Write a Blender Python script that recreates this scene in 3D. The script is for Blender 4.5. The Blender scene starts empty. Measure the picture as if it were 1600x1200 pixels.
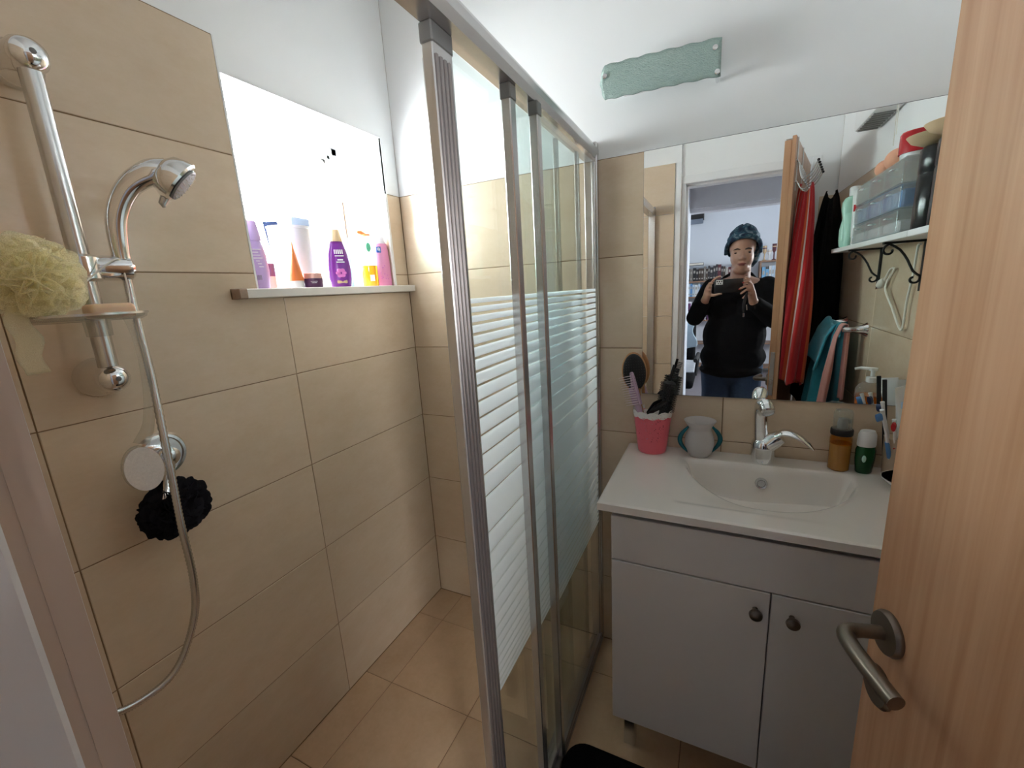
import bpy, bmesh, math, random
from mathutils import Vector, Matrix, noise
random.seed(7)
S = bpy.context.scene
COL = S.collection
PI = math.pi

# ------------------------------------------------------------------ camera
RX = Vector((0.9016742, 0.4286318, -0.0570820))      # camera right
RD = Vector((0.0421671, -0.2185354, -0.9749175))     # camera down
RF = Vector((-0.4303551, 0.8766510, -0.2151219))     # camera forward
cam_d = bpy.data.cameras.new('camera')
cam_d.sensor_width = 36.0
cam_d.lens = 36.0 * 664.74 / 1600.0
cam_d.clip_start = 0.004
cam_d.clip_end = 60
cam = bpy.data.objects.new('camera', cam_d)
COL.objects.link(cam)
M = Matrix.Identity(4)
for i in range(3):
    M[i][0], M[i][1], M[i][2] = RX[i], -RD[i], -RF[i]
M[0][3], M[1][3], M[2][3] = 1.16455, -1.45542, 1.39984
cam.matrix_world = M
S.camera = cam

# ------------------------------------------------------------------ world and light
SKY = 50.0
w = bpy.data.worlds.new('daylight'); S.world = w
w.use_nodes = True
bg = w.node_tree.nodes['Background']
bg.inputs[0].default_value = (0.93, 0.97, 1.0, 1)   # even bright sky in every direction
bg.inputs[1].default_value = SKY
def portal(name, loc, rot, sx, sy):
    l = bpy.data.lights.new(name, 'AREA'); l.shape = 'RECTANGLE'; l.size = sx; l.size_y = sy
    l.cycles.is_portal = True
    o = bpy.data.objects.new(name, l); COL.objects.link(o)
    o.location = loc; o.rotation_euler = rot
portal('window_daylight', (-0.30, -0.37, 1.71), (0, -PI/2, 0), 0.56, 0.58)
portal('hall_window_offscreen', (3.25, -3.3, 1.6), (0, PI/2, 0), 0.8, 0.7)
S.view_settings.view_transform = 'Standard'
S.view_settings.look = 'None'
S.view_settings.gamma = 1
S.view_settings.exposure = 0.0
S.view_settings.use_curve_mapping = False
cy = S.cycles
cy.max_bounces = 14; cy.diffuse_bounces = 7; cy.glossy_bounces = 6
cy.transmission_bounces = 10; cy.transparent_max_bounces = 24
cy.sample_clamp_indirect = 0.0; cy.blur_glossy = 0.6
cy.caustics_refractive = False

# ------------------------------------------------------------------ materials
MATS = {}
def _new(name):
    m = bpy.data.materials.new(name); m.use_nodes = True
    nt = m.node_tree
    return m, nt, nt.nodes['Principled BSDF']
def mat(name, col, rough=0.5, metal=0.0, var=0.06, scale=30.0, bump=0.0, bscale=200.0, stretch=(1,1,1),
        coat=0.0, sheen=0.0, sss=0.0, trans=0.0, spec=None, randtint=0.0):
    m, nt, b = _new(name); N = nt.nodes; L = nt.links
    tc = N.new('ShaderNodeTexCoord'); mp = N.new('ShaderNodeMapping'); mp.inputs['Scale'].default_value = stretch
    L.new(tc.outputs['Object'], mp.inputs[0])
    nz = N.new('ShaderNodeTexNoise'); nz.noise_dimensions = '4D'; nz.inputs['Scale'].default_value = scale; nz.inputs['Detail'].default_value = 5
    L.new(mp.outputs[0], nz.inputs['Vector'])
    oi = N.new('ShaderNodeObjectInfo')
    mm = N.new('ShaderNodeMath'); mm.operation = 'MULTIPLY'; mm.inputs[1].default_value = 37.0
    L.new(oi.outputs['Random'], mm.inputs[0]); L.new(mm.outputs[0], nz.inputs['W'])
    mx = N.new('ShaderNodeMix'); mx.data_type = 'RGBA'
    a = [max(0, c*(1-var)) for c in col]; d = [min(1, c*(1+var)) for c in col]
    mx.inputs[6].default_value = (*a, 1); mx.inputs[7].default_value = (*d, 1)
    L.new(nz.outputs['Fac'], mx.inputs[0])
    out = mx.outputs[2]
    if randtint > 0:
        hs = N.new('ShaderNodeHueSaturation')
        mr = N.new('ShaderNodeMapRange'); mr.inputs[3].default_value = 1-randtint; mr.inputs[4].default_value = 1+randtint
        L.new(oi.outputs['Random'], mr.inputs[0]); L.new(mr.outputs[0], hs.inputs['Value']); L.new(out, hs.inputs['Color']); out = hs.outputs[0]
    L.new(out, b.inputs['Base Color'])
    b.inputs['Roughness'].default_value = rough; b.inputs['Metallic'].default_value = metal
    if coat: b.inputs['Coat Weight'].default_value = coat; b.inputs['Coat Roughness'].default_value = 0.08
    if sheen: b.inputs['Sheen Weight'].default_value = sheen
    if sss: b.inputs['Subsurface Weight'].default_value = sss; b.inputs['Subsurface Scale'].default_value = 0.01
    if trans: b.inputs['Transmission Weight'].default_value = trans
    if spec is not None: b.inputs['Specular IOR Level'].default_value = spec
    if bump:
        bz = N.new('ShaderNodeTexNoise'); bz.inputs['Scale'].default_value = bscale; bz.inputs['Detail'].default_value = 3
        L.new(mp.outputs[0], bz.inputs['Vector'])
        bp = N.new('ShaderNodeBump'); bp.inputs['Strength'].default_value = bump; bp.inputs['Distance'].default_value = 0.002
        L.new(bz.outputs['Fac'], bp.inputs['Height']); L.new(bp.outputs[0], b.inputs['Normal'])
    MATS[name] = m
    return m
def thin_fresnel(N, L):
    # same reflectance from both faces of a sheet
    f = N.new('ShaderNodeFresnel'); ge = N.new('ShaderNodeNewGeometry')
    mr = N.new('ShaderNodeMapRange'); mr.inputs[3].default_value = 1.42; mr.inputs[4].default_value = 1/1.42
    L.new(ge.outputs['Backfacing'], mr.inputs[0]); L.new(mr.outputs[0], f.inputs[0])
    return f
def thin_glass(name, tint=(1,1,1), refl=1.0, rough=0.02, haze=0.0, hazecol=(0.9,0.93,0.92)):
    """thin sheet: see-through, with a Fresnel reflection and an optional milky share"""
    m, nt, b = _new(name); N = nt.nodes; L = nt.links; N.remove(b)
    o = N['Material Output']
    t = N.new('ShaderNodeBsdfTransparent'); t.inputs[0].default_value = (*tint, 1)
    g = N.new('ShaderNodeBsdfGlossy'); g.inputs['Roughness'].default_value = rough
    f = thin_fresnel(N, L)
    fm = N.new('ShaderNodeMath'); fm.operation = 'MULTIPLY'; fm.inputs[1].default_value = refl; fm.use_clamp = True
    L.new(f.outputs[0], fm.inputs[0])
    mx = N.new('ShaderNodeMixShader'); L.new(fm.outputs[0], mx.inputs[0]); L.new(t.outputs[0], mx.inputs[1]); L.new(g.outputs[0], mx.inputs[2])
    res = mx.outputs[0]
    if haze:
        d = N.new('ShaderNodeBsdfTranslucent'); d.inputs[0].default_value = (*hazecol, 1)
        e = N.new('ShaderNodeBsdfDiffuse'); e.inputs[0].default_value = (*hazecol, 1)
        a = N.new('ShaderNodeMixShader'); a.inputs[0].default_value = 0.5; L.new(d.outputs[0], a.inputs[1]); L.new(e.outputs[0], a.inputs[2])
        nz = N.new('ShaderNodeTexNoise'); nz.inputs['Scale'].default_value = 40
        hm = N.new('ShaderNodeMath'); hm.operation = 'MULTIPLY_ADD'; hm.inputs[1].default_value = haze*0.3; hm.inputs[2].default_value = haze*0.85
        L.new(nz.outputs['Fac'], hm.inputs[0])
        m2 = N.new('ShaderNodeMixShader'); L.new(hm.outputs[0], m2.inputs[0]); L.new(res, m2.inputs[1]); L.new(a.outputs[0], m2.inputs[2]); res = m2.outputs[0]
    L.new(res, o.inputs[0]); MATS[name] = m
    return m
def striped_glass(name, z0, z1, step, line):
    """clear pane printed with white bands between z0 and z1 (object z)"""
    m, nt, b = _new(name); N = nt.nodes; L = nt.links; N.remove(b)
    o = N['Material Output']
    t = N.new('ShaderNodeBsdfTransparent'); t.inputs[0].default_value = (0.94, 0.975, 0.965, 1)
    g = N.new('ShaderNodeBsdfGlossy'); g.inputs['Roughness'].default_value = 0.03
    f = thin_fresnel(N, L)
    mx = N.new('ShaderNodeMixShader'); L.new(f.outputs[0], mx.inputs[0]); L.new(t.outputs[0], mx.inputs[1]); L.new(g.outputs[0], mx.inputs[2])
    d = N.new('ShaderNodeBsdfTranslucent'); d.inputs[0].default_value = (0.86, 0.91, 0.93, 1)
    e = N.new('ShaderNodeBsdfDiffuse'); e.inputs[0].default_value = (0.80, 0.84, 0.85, 1)
    a = N.new('ShaderNodeMixShader'); a.inputs[0].default_value = 0.45; L.new(d.outputs[0], a.inputs[1]); L.new(e.outputs[0], a.inputs[2])
    wmx = N.new('ShaderNodeMixShader'); wmx.inputs[0].default_value = 0.12; L.new(a.outputs[0], wmx.inputs[1]); L.new(t.outputs[0], wmx.inputs[2])
    tc = N.new('ShaderNodeTexCoord'); sp = N.new('ShaderNodeSeparateXYZ'); L.new(tc.outputs['Object'], sp.inputs[0])
    def math_(op, a_, b_=None):
        n = N.new('ShaderNodeMath'); n.operation = op
        for i, q in enumerate((a_, b_)):
            if q is None: continue
            if isinstance(q, (int, float)): n.inputs[i].default_value = q
            else: L.new(q, n.inputs[i])
        return n.outputs[0]
    z = sp.outputs['Z']
    u = math_('DIVIDE', math_('SUBTRACT', z1, z), z1-z0)
    um = math_('MINIMUM', u, math_('SUBTRACT', 1.0, u))
    aa, bb = step[0]/(z1-z0), (step[1]-step[0])/(z1-z0)/0.5
    nn = math_('MULTIPLY', math_('LOGARITHM', math_('ADD', math_('MULTIPLY', math_('MAXIMUM', um, 0.0), bb/aa), 1.0), math.e), 1.0/bb)
    sp_ = math_('ADD', math_('MULTIPLY', um, bb), aa)
    band = math_('GREATER_THAN', math_('FRACT', nn), math_('DIVIDE', line/(z1-z0), sp_))
    inr = math_('MULTIPLY', math_('GREATER_THAN', z, z0), math_('LESS_THAN', z, z1))
    msk = math_('MULTIPLY', band, inr)
    m2 = N.new('ShaderNodeMixShader'); L.new(msk, m2.inputs[0]); L.new(mx.outputs[0], m2.inputs[1]); L.new(wmx.outputs[0], m2.inputs[2])
    L.new(m2.outputs[0], o.inputs[0]); MATS[name] = m
    return m

def tile_mat(name, c1, c2, rough, randtint=0.05):
    m, nt, b = _new(name); N = nt.nodes; L = nt.links
    tc = N.new('ShaderNodeTexCoord'); mp = N.new('ShaderNodeMapping'); mp.inputs['Scale'].default_value = (1, 1, 1.9)
    L.new(tc.outputs['Object'], mp.inputs[0])
    oi = N.new('ShaderNodeObjectInfo'); mm = N.new('ShaderNodeMath'); mm.operation = 'MULTIPLY'; mm.inputs[1].default_value = 53.0
    L.new(oi.outputs['Random'], mm.inputs[0])
    n1 = N.new('ShaderNodeTexNoise'); n1.noise_dimensions = '4D'; n1.inputs['Scale'].default_value = 9; n1.inputs['Detail'].default_value = 8; n1.inputs['Roughness'].default_value = 0.62
    n2 = N.new('ShaderNodeTexNoise'); n2.noise_dimensions = '4D'; n2.inputs['Scale'].default_value = 70; n2.inputs['Detail'].default_value = 4
    for n in (n1, n2): L.new(mp.outputs[0], n.inputs['Vector']); L.new(mm.outputs[0], n.inputs['W'])
    ad = N.new('ShaderNodeMath'); ad.operation = 'MULTIPLY_ADD'; ad.inputs[1].default_value = 0.35
    L.new(n2.outputs['Fac'], ad.inputs[0]); L.new(n1.outputs['Fac'], ad.inputs[2])
    rp = N.new('ShaderNodeValToRGB'); rp.color_ramp.elements[0].position = 0.42; rp.color_ramp.elements[1].position = 0.92
    rp.color_ramp.elements[0].color = (*c1, 1); rp.color_ramp.elements[1].color = (*c2, 1)
    L.new(ad.outputs[0], rp.inputs[0])
    hs = N.new('ShaderNodeHueSaturation'); mr = N.new('ShaderNodeMapRange'); mr.inputs[3].default_value = 1-randtint; mr.inputs[4].default_value = 1+randtint
    L.new(oi.outputs['Random'], mr.inputs[0]); L.new(mr.outputs[0], hs.inputs['Value']); L.new(rp.outputs[0], hs.inputs['Color'])
    L.new(hs.outputs[0], b.inputs['Base Color'])
    b.inputs['Roughness'].default_value = rough
    bp = N.new('ShaderNodeBump'); bp.inputs['Strength'].default_value = 0.12; bp.inputs['Distance'].default_value = 0.001
    L.new(n1.outputs['Fac'], bp.inputs['Height']); L.new(bp.outputs[0], b.inputs['Normal'])
    MATS[name] = m
    return m
def wood_mat(name, c1, c2, rough=0.35, axis='Z', scale=1.0):
    m, nt, b = _new(name); N = nt.nodes; L = nt.links
    tc = N.new('ShaderNodeTexCoord'); mp = N.new('ShaderNodeMapping')
    st = [38*scale]*3; st['XYZ'.index(axis)] = 1.3*scale
    mp.inputs['Scale'].default_value = st; L.new(tc.outputs['Object'], mp.inputs[0])
    n1 = N.new('ShaderNodeTexNoise'); n1.inputs['Scale'].default_value = 1.0; n1.inputs['Detail'].default_value = 6; n1.inputs['Distortion'].default_value = 0.6
    L.new(mp.outputs[0], n1.inputs['Vector'])
    st2 = [150*scale]*3; st2['XYZ'.index(axis)] = 5*scale
    mp2 = N.new('ShaderNodeMapping'); mp2.inputs['Scale'].default_value = st2; L.new(tc.outputs['Object'], mp2.inputs[0])
    n2 = N.new('ShaderNodeTexNoise'); n2.inputs['Scale'].default_value = 1.0; n2.inputs['Detail'].default_value = 3; L.new(mp2.outputs[0], n2.inputs['Vector'])
    ad = N.new('ShaderNodeMath'); ad.operation = 'MULTIPLY_ADD'; ad.inputs[1].default_value = 0.4; L.new(n2.outputs['Fac'], ad.inputs[0]); L.new(n1.outputs['Fac'], ad.inputs[2])
    rp = N.new('ShaderNodeValToRGB'); rp.color_ramp.elements[0].position = 0.45; rp.color_ramp.elements[1].position = 0.95
    rp.color_ramp.elements[0].color = (*c1, 1); rp.color_ramp.elements[1].color = (*c2, 1); L.new(ad.outputs[0], rp.inputs[0])
    L.new(rp.outputs[0], b.inputs['Base Color']); b.inputs['Roughness'].default_value = rough
    bp = N.new('ShaderNodeBump'); bp.inputs['Strength'].default_value = 0.08; bp.inputs['Distance'].default_value = 0.001
    L.new(n2.outputs['Fac'], bp.inputs['Height']); L.new(bp.outputs[0], b.inputs['Normal'])
    MATS[name] = m
    return m
def stripe_cloth(name, stops, axis, scale, rough=0.95):
    """woven cloth with broad dyed stripes"""
    m, nt, b = _new(name); N = nt.nodes; L = nt.links
    tc = N.new('ShaderNodeTexCoord'); sp = N.new('ShaderNodeSeparateXYZ'); L.new(tc.outputs['UV'], sp.inputs[0])
    mu = N.new('ShaderNodeMath'); mu.operation = 'MULTIPLY'; mu.inputs[1].default_value = scale; L.new(sp.outputs[axis], mu.inputs[0])
    fr = N.new('ShaderNodeMath'); fr.operation = 'FRACT'; L.new(mu.outputs[0], fr.inputs[0])
    rp = N.new('ShaderNodeValToRGB'); cr = rp.color_ramp; cr.interpolation = 'CONSTANT'
    cr.elements[0].position = stops[0][0]; cr.elements[0].color = (*stops[0][1], 1)
    cr.elements[1].position = stops[1][0]; cr.elements[1].color = (*stops[1][1], 1)
    for p, c in stops[2:]:
        e = cr.elements.new(p); e.color = (*c, 1)
    L.new(fr.outputs[0], rp.inputs[0]); L.new(rp.outputs[0], b.inputs['Base Color'])
    b.inputs['Roughness'].default_value = rough; b.inputs['Sheen Weight'].default_value = 0.15
    nz = N.new('ShaderNodeTexNoise'); nz.inputs['Scale'].default_value = 500
    bp = N.new('ShaderNodeBump'); bp.inputs['Strength'].default_value = 0.5; bp.inputs['Distance'].default_value = 0.002
    L.new(nz.outputs['Fac'], bp.inputs['Height']); L.new(bp.outputs[0], b.inputs['Normal'])
    MATS[name] = m
    return m

mat('paint', (0.85, 0.86, 0.865), 0.75, var=0.02, scale=6, bump=0.10, bscale=18)
mat('hall_paint', (0.68, 0.72, 0.78), 0.8, var=0.02, scale=4)
mat('grout', (0.24, 0.15, 0.08), 0.9, var=0.15, scale=60)
tile_mat('tile', (0.635, 0.490, 0.345), (0.700, 0.565, 0.425), 0.22)
tile_mat('floor_tile', (0.50, 0.33, 0.20), (0.62, 0.43, 0.28), 0.30)
mat('marble', (0.74, 0.70, 0.65), 0.35, var=0.12, scale=18)
mat('marble_stain', (0.36, 0.25, 0.18), 0.6, var=0.3, scale=90)
mat('white_plastic', (0.80, 0.80, 0.80), 0.35, var=0.02)
mat('white_frame', (0.82, 0.83, 0.84), 0.4, var=0.03, scale=12)
mat('old_frame', (0.70, 0.68, 0.63), 0.6, var=0.25, scale=40)
mat('frame_beige', (0.62, 0.51, 0.43), 0.5, var=0.05, scale=10)
mat('chrome', (0.80, 0.80, 0.81), 0.10, 1.0, var=0.02)
mat('satin_chrome', (0.62, 0.62, 0.62), 0.25, 1.0, var=0.03)
mat('alu', (0.60, 0.585, 0.58), 0.26, 0.88, var=0.04, scale=30, stretch=(1, 1, 0.1))
mat('alu_dark', (0.30, 0.265, 0.26), 0.32, 0.85, var=0.05)
mat('plastic_grey', (0.20, 0.20, 0.20), 0.45, var=0.04)
mat('bronze', (0.20, 0.165, 0.13), 0.32, 0.9, var=0.08)
mat('lacquer', (0.64, 0.605, 0.58), 0.38, var=0.015, scale=500)
mat('ceramic', (0.79, 0.735, 0.685), 0.12, var=0.01, coat=0.5)
mat('black', (0.012, 0.012, 0.013), 0.6, var=0.2)
mat('black_gloss', (0.012, 0.012, 0.014), 0.2, var=0.1)
mat('black_cloth', (0.010, 0.010, 0.011), 0.95, var=0.3, scale=80, bump=0.4, bscale=600, spec=0.1)
mat('rug', (0.008, 0.008, 0.009), 0.98, var=0.4, scale=300, bump=1.0, bscale=700, spec=0.05)
wood_mat('door_wood', (0.44, 0.215, 0.105), (0.62, 0.36, 0.215), 0.32)
wood_mat('brush_wood', (0.36, 0.15, 0.05), (0.55, 0.26, 0.10), 0.35)
wood_mat('shelf_wood', (0.20, 0.11, 0.07), (0.33, 0.19, 0.12), 0.5, axis='X')
mat('pink', (0.80, 0.13, 0.17), 0.4, var=0.06)
mat('lace_white', (0.80, 0.76, 0.72), 0.5, var=0.03)
mat('lilac', (0.56, 0.38, 0.50), 0.3, var=0.05)
mat('bristle_pink', (0.80, 0.66, 0.68), 0.5, var=0.05)
mat('bristle_white', (0.84, 0.78, 0.75), 0.8, var=0.15, scale=300, bump=1.0, bscale=900)
mat('teal', (0.005, 0.11, 0.14), 0.25, var=0.1)
mat('frosted', (0.90, 0.85, 0.84), 0.45, var=0.02, trans=0.4)
mat('soap', (0.80, 0.56, 0.38), 0.45, var=0.04, sss=0.2)
mat('yellow_soap', (0.75, 0.62, 0.22), 0.5, var=0.05)
mat('red_plastic', (0.55, 0.012, 0.02), 0.25, var=0.05)
mat('mint', (0.42, 0.70, 0.58), 0.35, var=0.03)
mat('dark_mint', (0.04, 0.22, 0.17), 0.5)
mat('peach', (0.85, 0.42, 0.28), 0.8, var=0.12, scale=60, bump=0.5, bscale=120)
mat('pale_wood', (0.72, 0.52, 0.32), 0.5, var=0.08)
mat('navy', (0.02, 0.035, 0.10), 0.35, var=0.1)
mat('blue_pack', (0.10, 0.28, 0.62), 0.35, var=0.08)
mat('blue_print', (0.45, 0.62, 0.85), 0.4)
mat('skin', (0.46, 0.27, 0.19), 0.5, var=0.07, scale=25, sss=0.08)
mat('lip', (0.26, 0.075, 0.065), 0.45)
mat('hairdark', (0.02, 0.013, 0.010), 0.6)
mat('eye', (0.035, 0.025, 0.02), 0.25)
mat('nail', (0.45, 0.06, 0.05), 0.25)
mat('jeans', (0.022, 0.045, 0.095), 0.9, var=0.35, scale=90, bump=0.4, bscale=500)
mat('steel_white', (0.75, 0.75, 0.75), 0.4)
mat('cable_white', (0.76, 0.72, 0.65), 0.45)
mat('grey_cloth', (0.42, 0.44, 0.48), 0.95, var=0.15, scale=30)
mat('iceblue_cloth', (0.50, 0.62, 0.70), 0.95, var=0.1, scale=20)
mat('hall_floor', (0.24, 0.22, 0.24), 0.35, var=0.1, scale=10)
mat('soffit', (0.72, 0.71, 0.74), 0.85, var=0.04)

# ------------------------------------------------------------------ mesh helpers
class MB:
    def __init__(s): s.v = []; s.f = []
    def add(s, vs, fs, M=None):
        n = len(s.v)
        s.v += [(M @ Vector(p)) if M is not None else Vector(p) for p in vs]
        s.f += [tuple(i+n for i in f) for f in fs]
        return s
    def box(s, x0, x1, y0, y1, z0, z1, bev=0.0, M=None, seg=1):
        if bev <= 0:
            v = [(x0,y0,z0),(x1,y0,z0),(x1,y1,z0),(x0,y1,z0),(x0,y0,z1),(x1,y0,z1),(x1,y1,z1),(x0,y1,z1)]
            f = [(0,3,2,1),(4,5,6,7),(0,1,5,4),(1,2,6,5),(2,3,7,6),(3,0,4,7)]
            return s.add(v, f, M)
        bm = bmesh.new(); bmesh.ops.create_cube(bm, size=1.0)
        for q in bm.verts: q.co = Vector(((x0+x1)/2+q.co.x*(x1-x0), (y0+y1)/2+q.co.y*(y1-y0), (z0+z1)/2+q.co.z*(z1-z0)))
        bmesh.ops.bevel(bm, geom=bm.edges[:], offset=bev, segments=seg, affect='EDGES', profile=0.5)
        bm.verts.index_update()
        s.add([q.co.copy() for q in bm.verts], [tuple(q.index for q in f.verts) for f in bm.faces], M); bm.free()
        return s
    def lathe(s, prof, n=32, M=None, sx=1.0, sy=1.0, mod=None):
        vs = []; fs = []
        for (r, z) in prof:
            for k in range(n):
                a = 2*PI*k/n; rr = r; zz = z
                if mod: rr, zz = mod(r, z, a)
                vs.append((rr*math.cos(a)*sx, rr*math.sin(a)*sy, zz))
        for j in range(len(prof)-1):
            for k in range(n):
                k2 = (k+1) % n
                fs.append((j*n+k, j*n+k2, (j+1)*n+k2, (j+1)*n+k))
        if prof[0][0] > 1e-5: fs.append(tuple(reversed(range(n))))
        if prof[-1][0] > 1e-5: fs.append(tuple((len(prof)-1)*n+k for k in range(n)))
        return s.add(vs, fs, M)
    def tube(s, pts, r, n=10, cap=True, flat=None, M=None):
        pts = [Vector(p) for p in pts]; m = len(pts)
        rs = r if isinstance(r, (list, tuple)) else [r]*m
        T = []
        for i in range(m):
            t = pts[min(i+1, m-1)] - pts[max(i-1, 0)]
            T.append(t.normalized() if t.length > 1e-9 else Vector((0,0,1)))
        u = T[0].orthogonal().normalized()
        if flat is not None:
            u = (Vector(flat[0]) - T[0]*Vector(flat[0]).dot(T[0])).normalized()
        vs = []; fs = []
        for i in range(m):
            u = (u - T[i]*u.dot(T[i])).normalized(); b = T[i].cross(u)
            fu, fb = (1, 1) if flat is None else (flat[1], flat[2])
            for k in range(n):
                a = 2*PI*k/n
                vs.append(pts[i] + u*(math.cos(a)*rs[i]*fu) + b*(math.sin(a)*rs[i]*fb))
        for i in range(m-1):
            for k in range(n):
                k2 = (k+1) % n
                fs.append((i*n+k, i*n+k2, (i+1)*n+k2, (i+1)*n+k))
        if cap:
            fs.append(tuple(reversed(range(n)))); fs.append(tuple((m-1)*n+k for k in range(n)))
        return s.add(vs, fs, M)
    def ell(s, c, r, n=20, m=12, M=None):
        prof = [(math.sin(PI*j/m), -math.cos(PI*j/m)) for j in range(m+1)]
        prof[0] = (0, -1); prof[-1] = (0, 1)
        X = Matrix.Translation(Vector(c)) @ Matrix.Diagonal((r[0], r[1], r[2], 1))
        if M is not None: X = M @ X
        t = MB().lathe(prof, n)
        return s.add(t.v, t.f, X)
    def prism(s, poly, z0, z1, M=None):
        n = len(poly)
        vs = [(x, y, z0) for x, y in poly] + [(x, y, z1) for x, y in poly]
        fs = [tuple(reversed(range(n))), tuple(range(n, 2*n))] + [(k, (k+1) % n, n+(k+1) % n, n+k) for k in range(n)]
        return s.add(vs, fs, M)
    def build(s, name, m, parent=None, smooth=False, loc=None, angle=40):
        me = bpy.data.meshes.new(name)
        me.from_pydata([tuple(p) for p in s.v], [], s.f); me.validate()
        bm = bmesh.new(); bm.from_mesh(me); bmesh.ops.remove_doubles(bm, verts=bm.verts, dist=1e-6)
        bmesh.ops.recalc_face_normals(bm, faces=bm.faces); bm.to_mesh(me); bm.free()
        me.materials.append(MATS[m] if isinstance(m, str) else m)
        if smooth:
            me.shade_smooth()
            try: me.set_sharp_from_angle(angle=math.radians(angle))
            except Exception: pass
        o = bpy.data.objects.new(name, me); COL.objects.link(o)
        if parent is not None: o.parent = parent
        if loc is not None: o.location = loc
        return o
def cat_rom(pts, k=8):
    P = [Vector(p) for p in pts]; P = [P[0]*2-P[1]] + P + [P[-1]*2-P[-2]]
    out = []
    for i in range(1, len(P)-2):
        for j in range(k):
            t = j/k
            out.append(0.5*((2*P[i]) + (P[i+1]-P[i-1])*t + (2*P[i-1]-5*P[i]+4*P[i+1]-P[i+2])*t*t + (3*P[i]-P[i-1]-3*P[i+1]+P[i+2])*t**3))
    out.append(P[-2]); return out
def lerp_list(vals, n):
    r = []
    for i in range(n):
        t = i/(n-1)*(len(vals)-1); k = min(int(t), len(vals)-2); r.append(vals[k]+(vals[k+1]-vals[k])*(t-k))
    return r
def axis_M(loc, direction, up=(0,0,1)):
    z = Vector(direction).normalized(); u = Vector(up)
    if abs(z.dot(u)) > 0.99: u = Vector((0,1,0))
    x = u.cross(z).normalized(); y = z.cross(x)
    m = Matrix.Identity(4)
    for i in range(3): m[i][0], m[i][1], m[i][2], m[i][3] = x[i], y[i], z[i], loc[i]
    return m
def TR(x, y, z, rz=0.0): return Matrix.Translation((x, y, z)) @ Matrix.Rotation(rz, 4, 'Z')
def tag(o, label=None, cat=None, group=None, kind=None):
    if label: o['label'] = label
    if cat: o['category'] = cat
    if group: o['group'] = group
    if kind: o['kind'] = kind
    return o
def thing(name, label, cat, loc=(0,0,0), rot=(0,0,0), group=None, kind=None):
    o = bpy.data.objects.new(name, None); COL.objects.link(o)
    o.empty_display_size = 0.05; o.location = loc; o.rotation_euler = rot
    return tag(o, label, cat, group, kind)
def struct(name, mb, m, label=None, **k):
    return tag(mb.build(name, m, **k), label, None, None, 'structure')
def sheet(fn, nu, nv, thick, name, m, parent=None, uv=True):
    """a cloth sheet with thickness; fn(u,v)->point, u,v in 0..1"""
    vs = []; fs = []
    P = [[Vector(fn(i/(nu-1), j/(nv-1))) for j in range(nv)] for i in range(nu)]
    off = nu*nv
    for i in range(nu):
        for j in range(nv): vs.append(P[i][j])
    for i in range(nu):
        for j in range(nv):
            du = P[min(i+1,nu-1)][j]-P[max(i-1,0)][j]; dv = P[i][min(j+1,nv-1)]-P[i][max(j-1,0)]
            n = du.cross(dv); n = n.normalized() if n.length > 1e-12 else Vector((0,0,1))
            vs.append(P[i][j]+n*thick)
    ix = lambda i, j: i*nv+j
    for i in range(nu-1):
        for j in range(nv-1):
            fs.append((ix(i,j), ix(i+1,j), ix(i+1,j+1), ix(i,j+1)))
            fs.append((off+ix(i,j), off+ix(i,j+1), off+ix(i+1,j+1), off+ix(i+1,j)))
    for i in range(nu-1):
        fs.append((ix(i,0), off+ix(i,0), off+ix(i+1,0), ix(i+1,0))); fs.append((ix(i,nv-1), ix(i+1,nv-1), off+ix(i+1,nv-1), off+ix(i,nv-1)))
    for j in range(nv-1):
        fs.append((ix(0,j), ix(0,j+1), off+ix(0,j+1), off+ix(0,j))); fs.append((ix(nu-1,j), off+ix(nu-1,j), off+ix(nu-1,j+1), ix(nu-1,j+1)))
    me = bpy.data.meshes.new(name); me.from_pydata([tuple(p) for p in vs], [], fs)
    me.materials.append(MATS[m])
    ul = me.uv_layers.new(name='UVMap')
    for l in me.loops:
        q = l.vertex_index % off; ul.data[l.index].uv = ((q//nv)/(nu-1), (q % nv)/(nv-1))
    me.shade_smooth()
    o = bpy.data.objects.new(name, me); COL.objects.link(o)
    if parent is not None: o.parent = parent
    return o
def fnoise(x, y=0.0, z=0.0): return noise.noise(Vector((x, y, z)))

# ------------------------------------------------------------------ tiles
_tile_cache = {}
TD = 0.008
def tile(parent, plane, u0, u1, v0, v1, m='tile', gap=0.0012):
    """one ceramic tile with chamfered face. plane: (origin, udir, vdir, normal)"""
    O, U, V, Nn = (Vector(q) for q in plane)
    wu = u1-u0-2*gap; wv = v1-v0-2*gap
    key = (round(wu, 3), round(wv, 3), tuple(U), tuple(V), tuple(Nn), m)
    me = _tile_cache.get(key)
    if me is None:
        c = 0.0013; vs = []
        for d, k in ((-0.001, 0), (TD-0.001, 0), (TD, c)):
            for a, b in ((-1,-1), (1,-1), (1,1), (-1,1)):
                vs.append(U*(a*(wu/2-k)) + V*(b*(wv/2-k)) + Nn*d)
        fs = [(8,9,10,11)] + [(j*4+k, j*4+(k+1) % 4, (j+1)*4+(k+1) % 4, (j+1)*4+k) for j in (0,1) for k in range(4)]
        me = bpy.data.meshes.new('tile'); me.from_pydata([tuple(p) for p in vs], [], fs)
        bm = bmesh.new(); bm.from_mesh(me); bmesh.ops.recalc_face_normals(bm, faces=bm.faces)
        for f in bm.faces:
            if f.normal.dot(Nn) < -0.1: f.normal_flip()
        bm.to_mesh(me); bm.free()
        me.materials.append(MATS[m]); _tile_cache[key] = me
    o = bpy.data.objects.new('tile', me); COL.objects.link(o); o.parent = parent
    o.location = O + U*((u0+u1)/2) + V*((v0+v1)/2)
    return o
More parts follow.
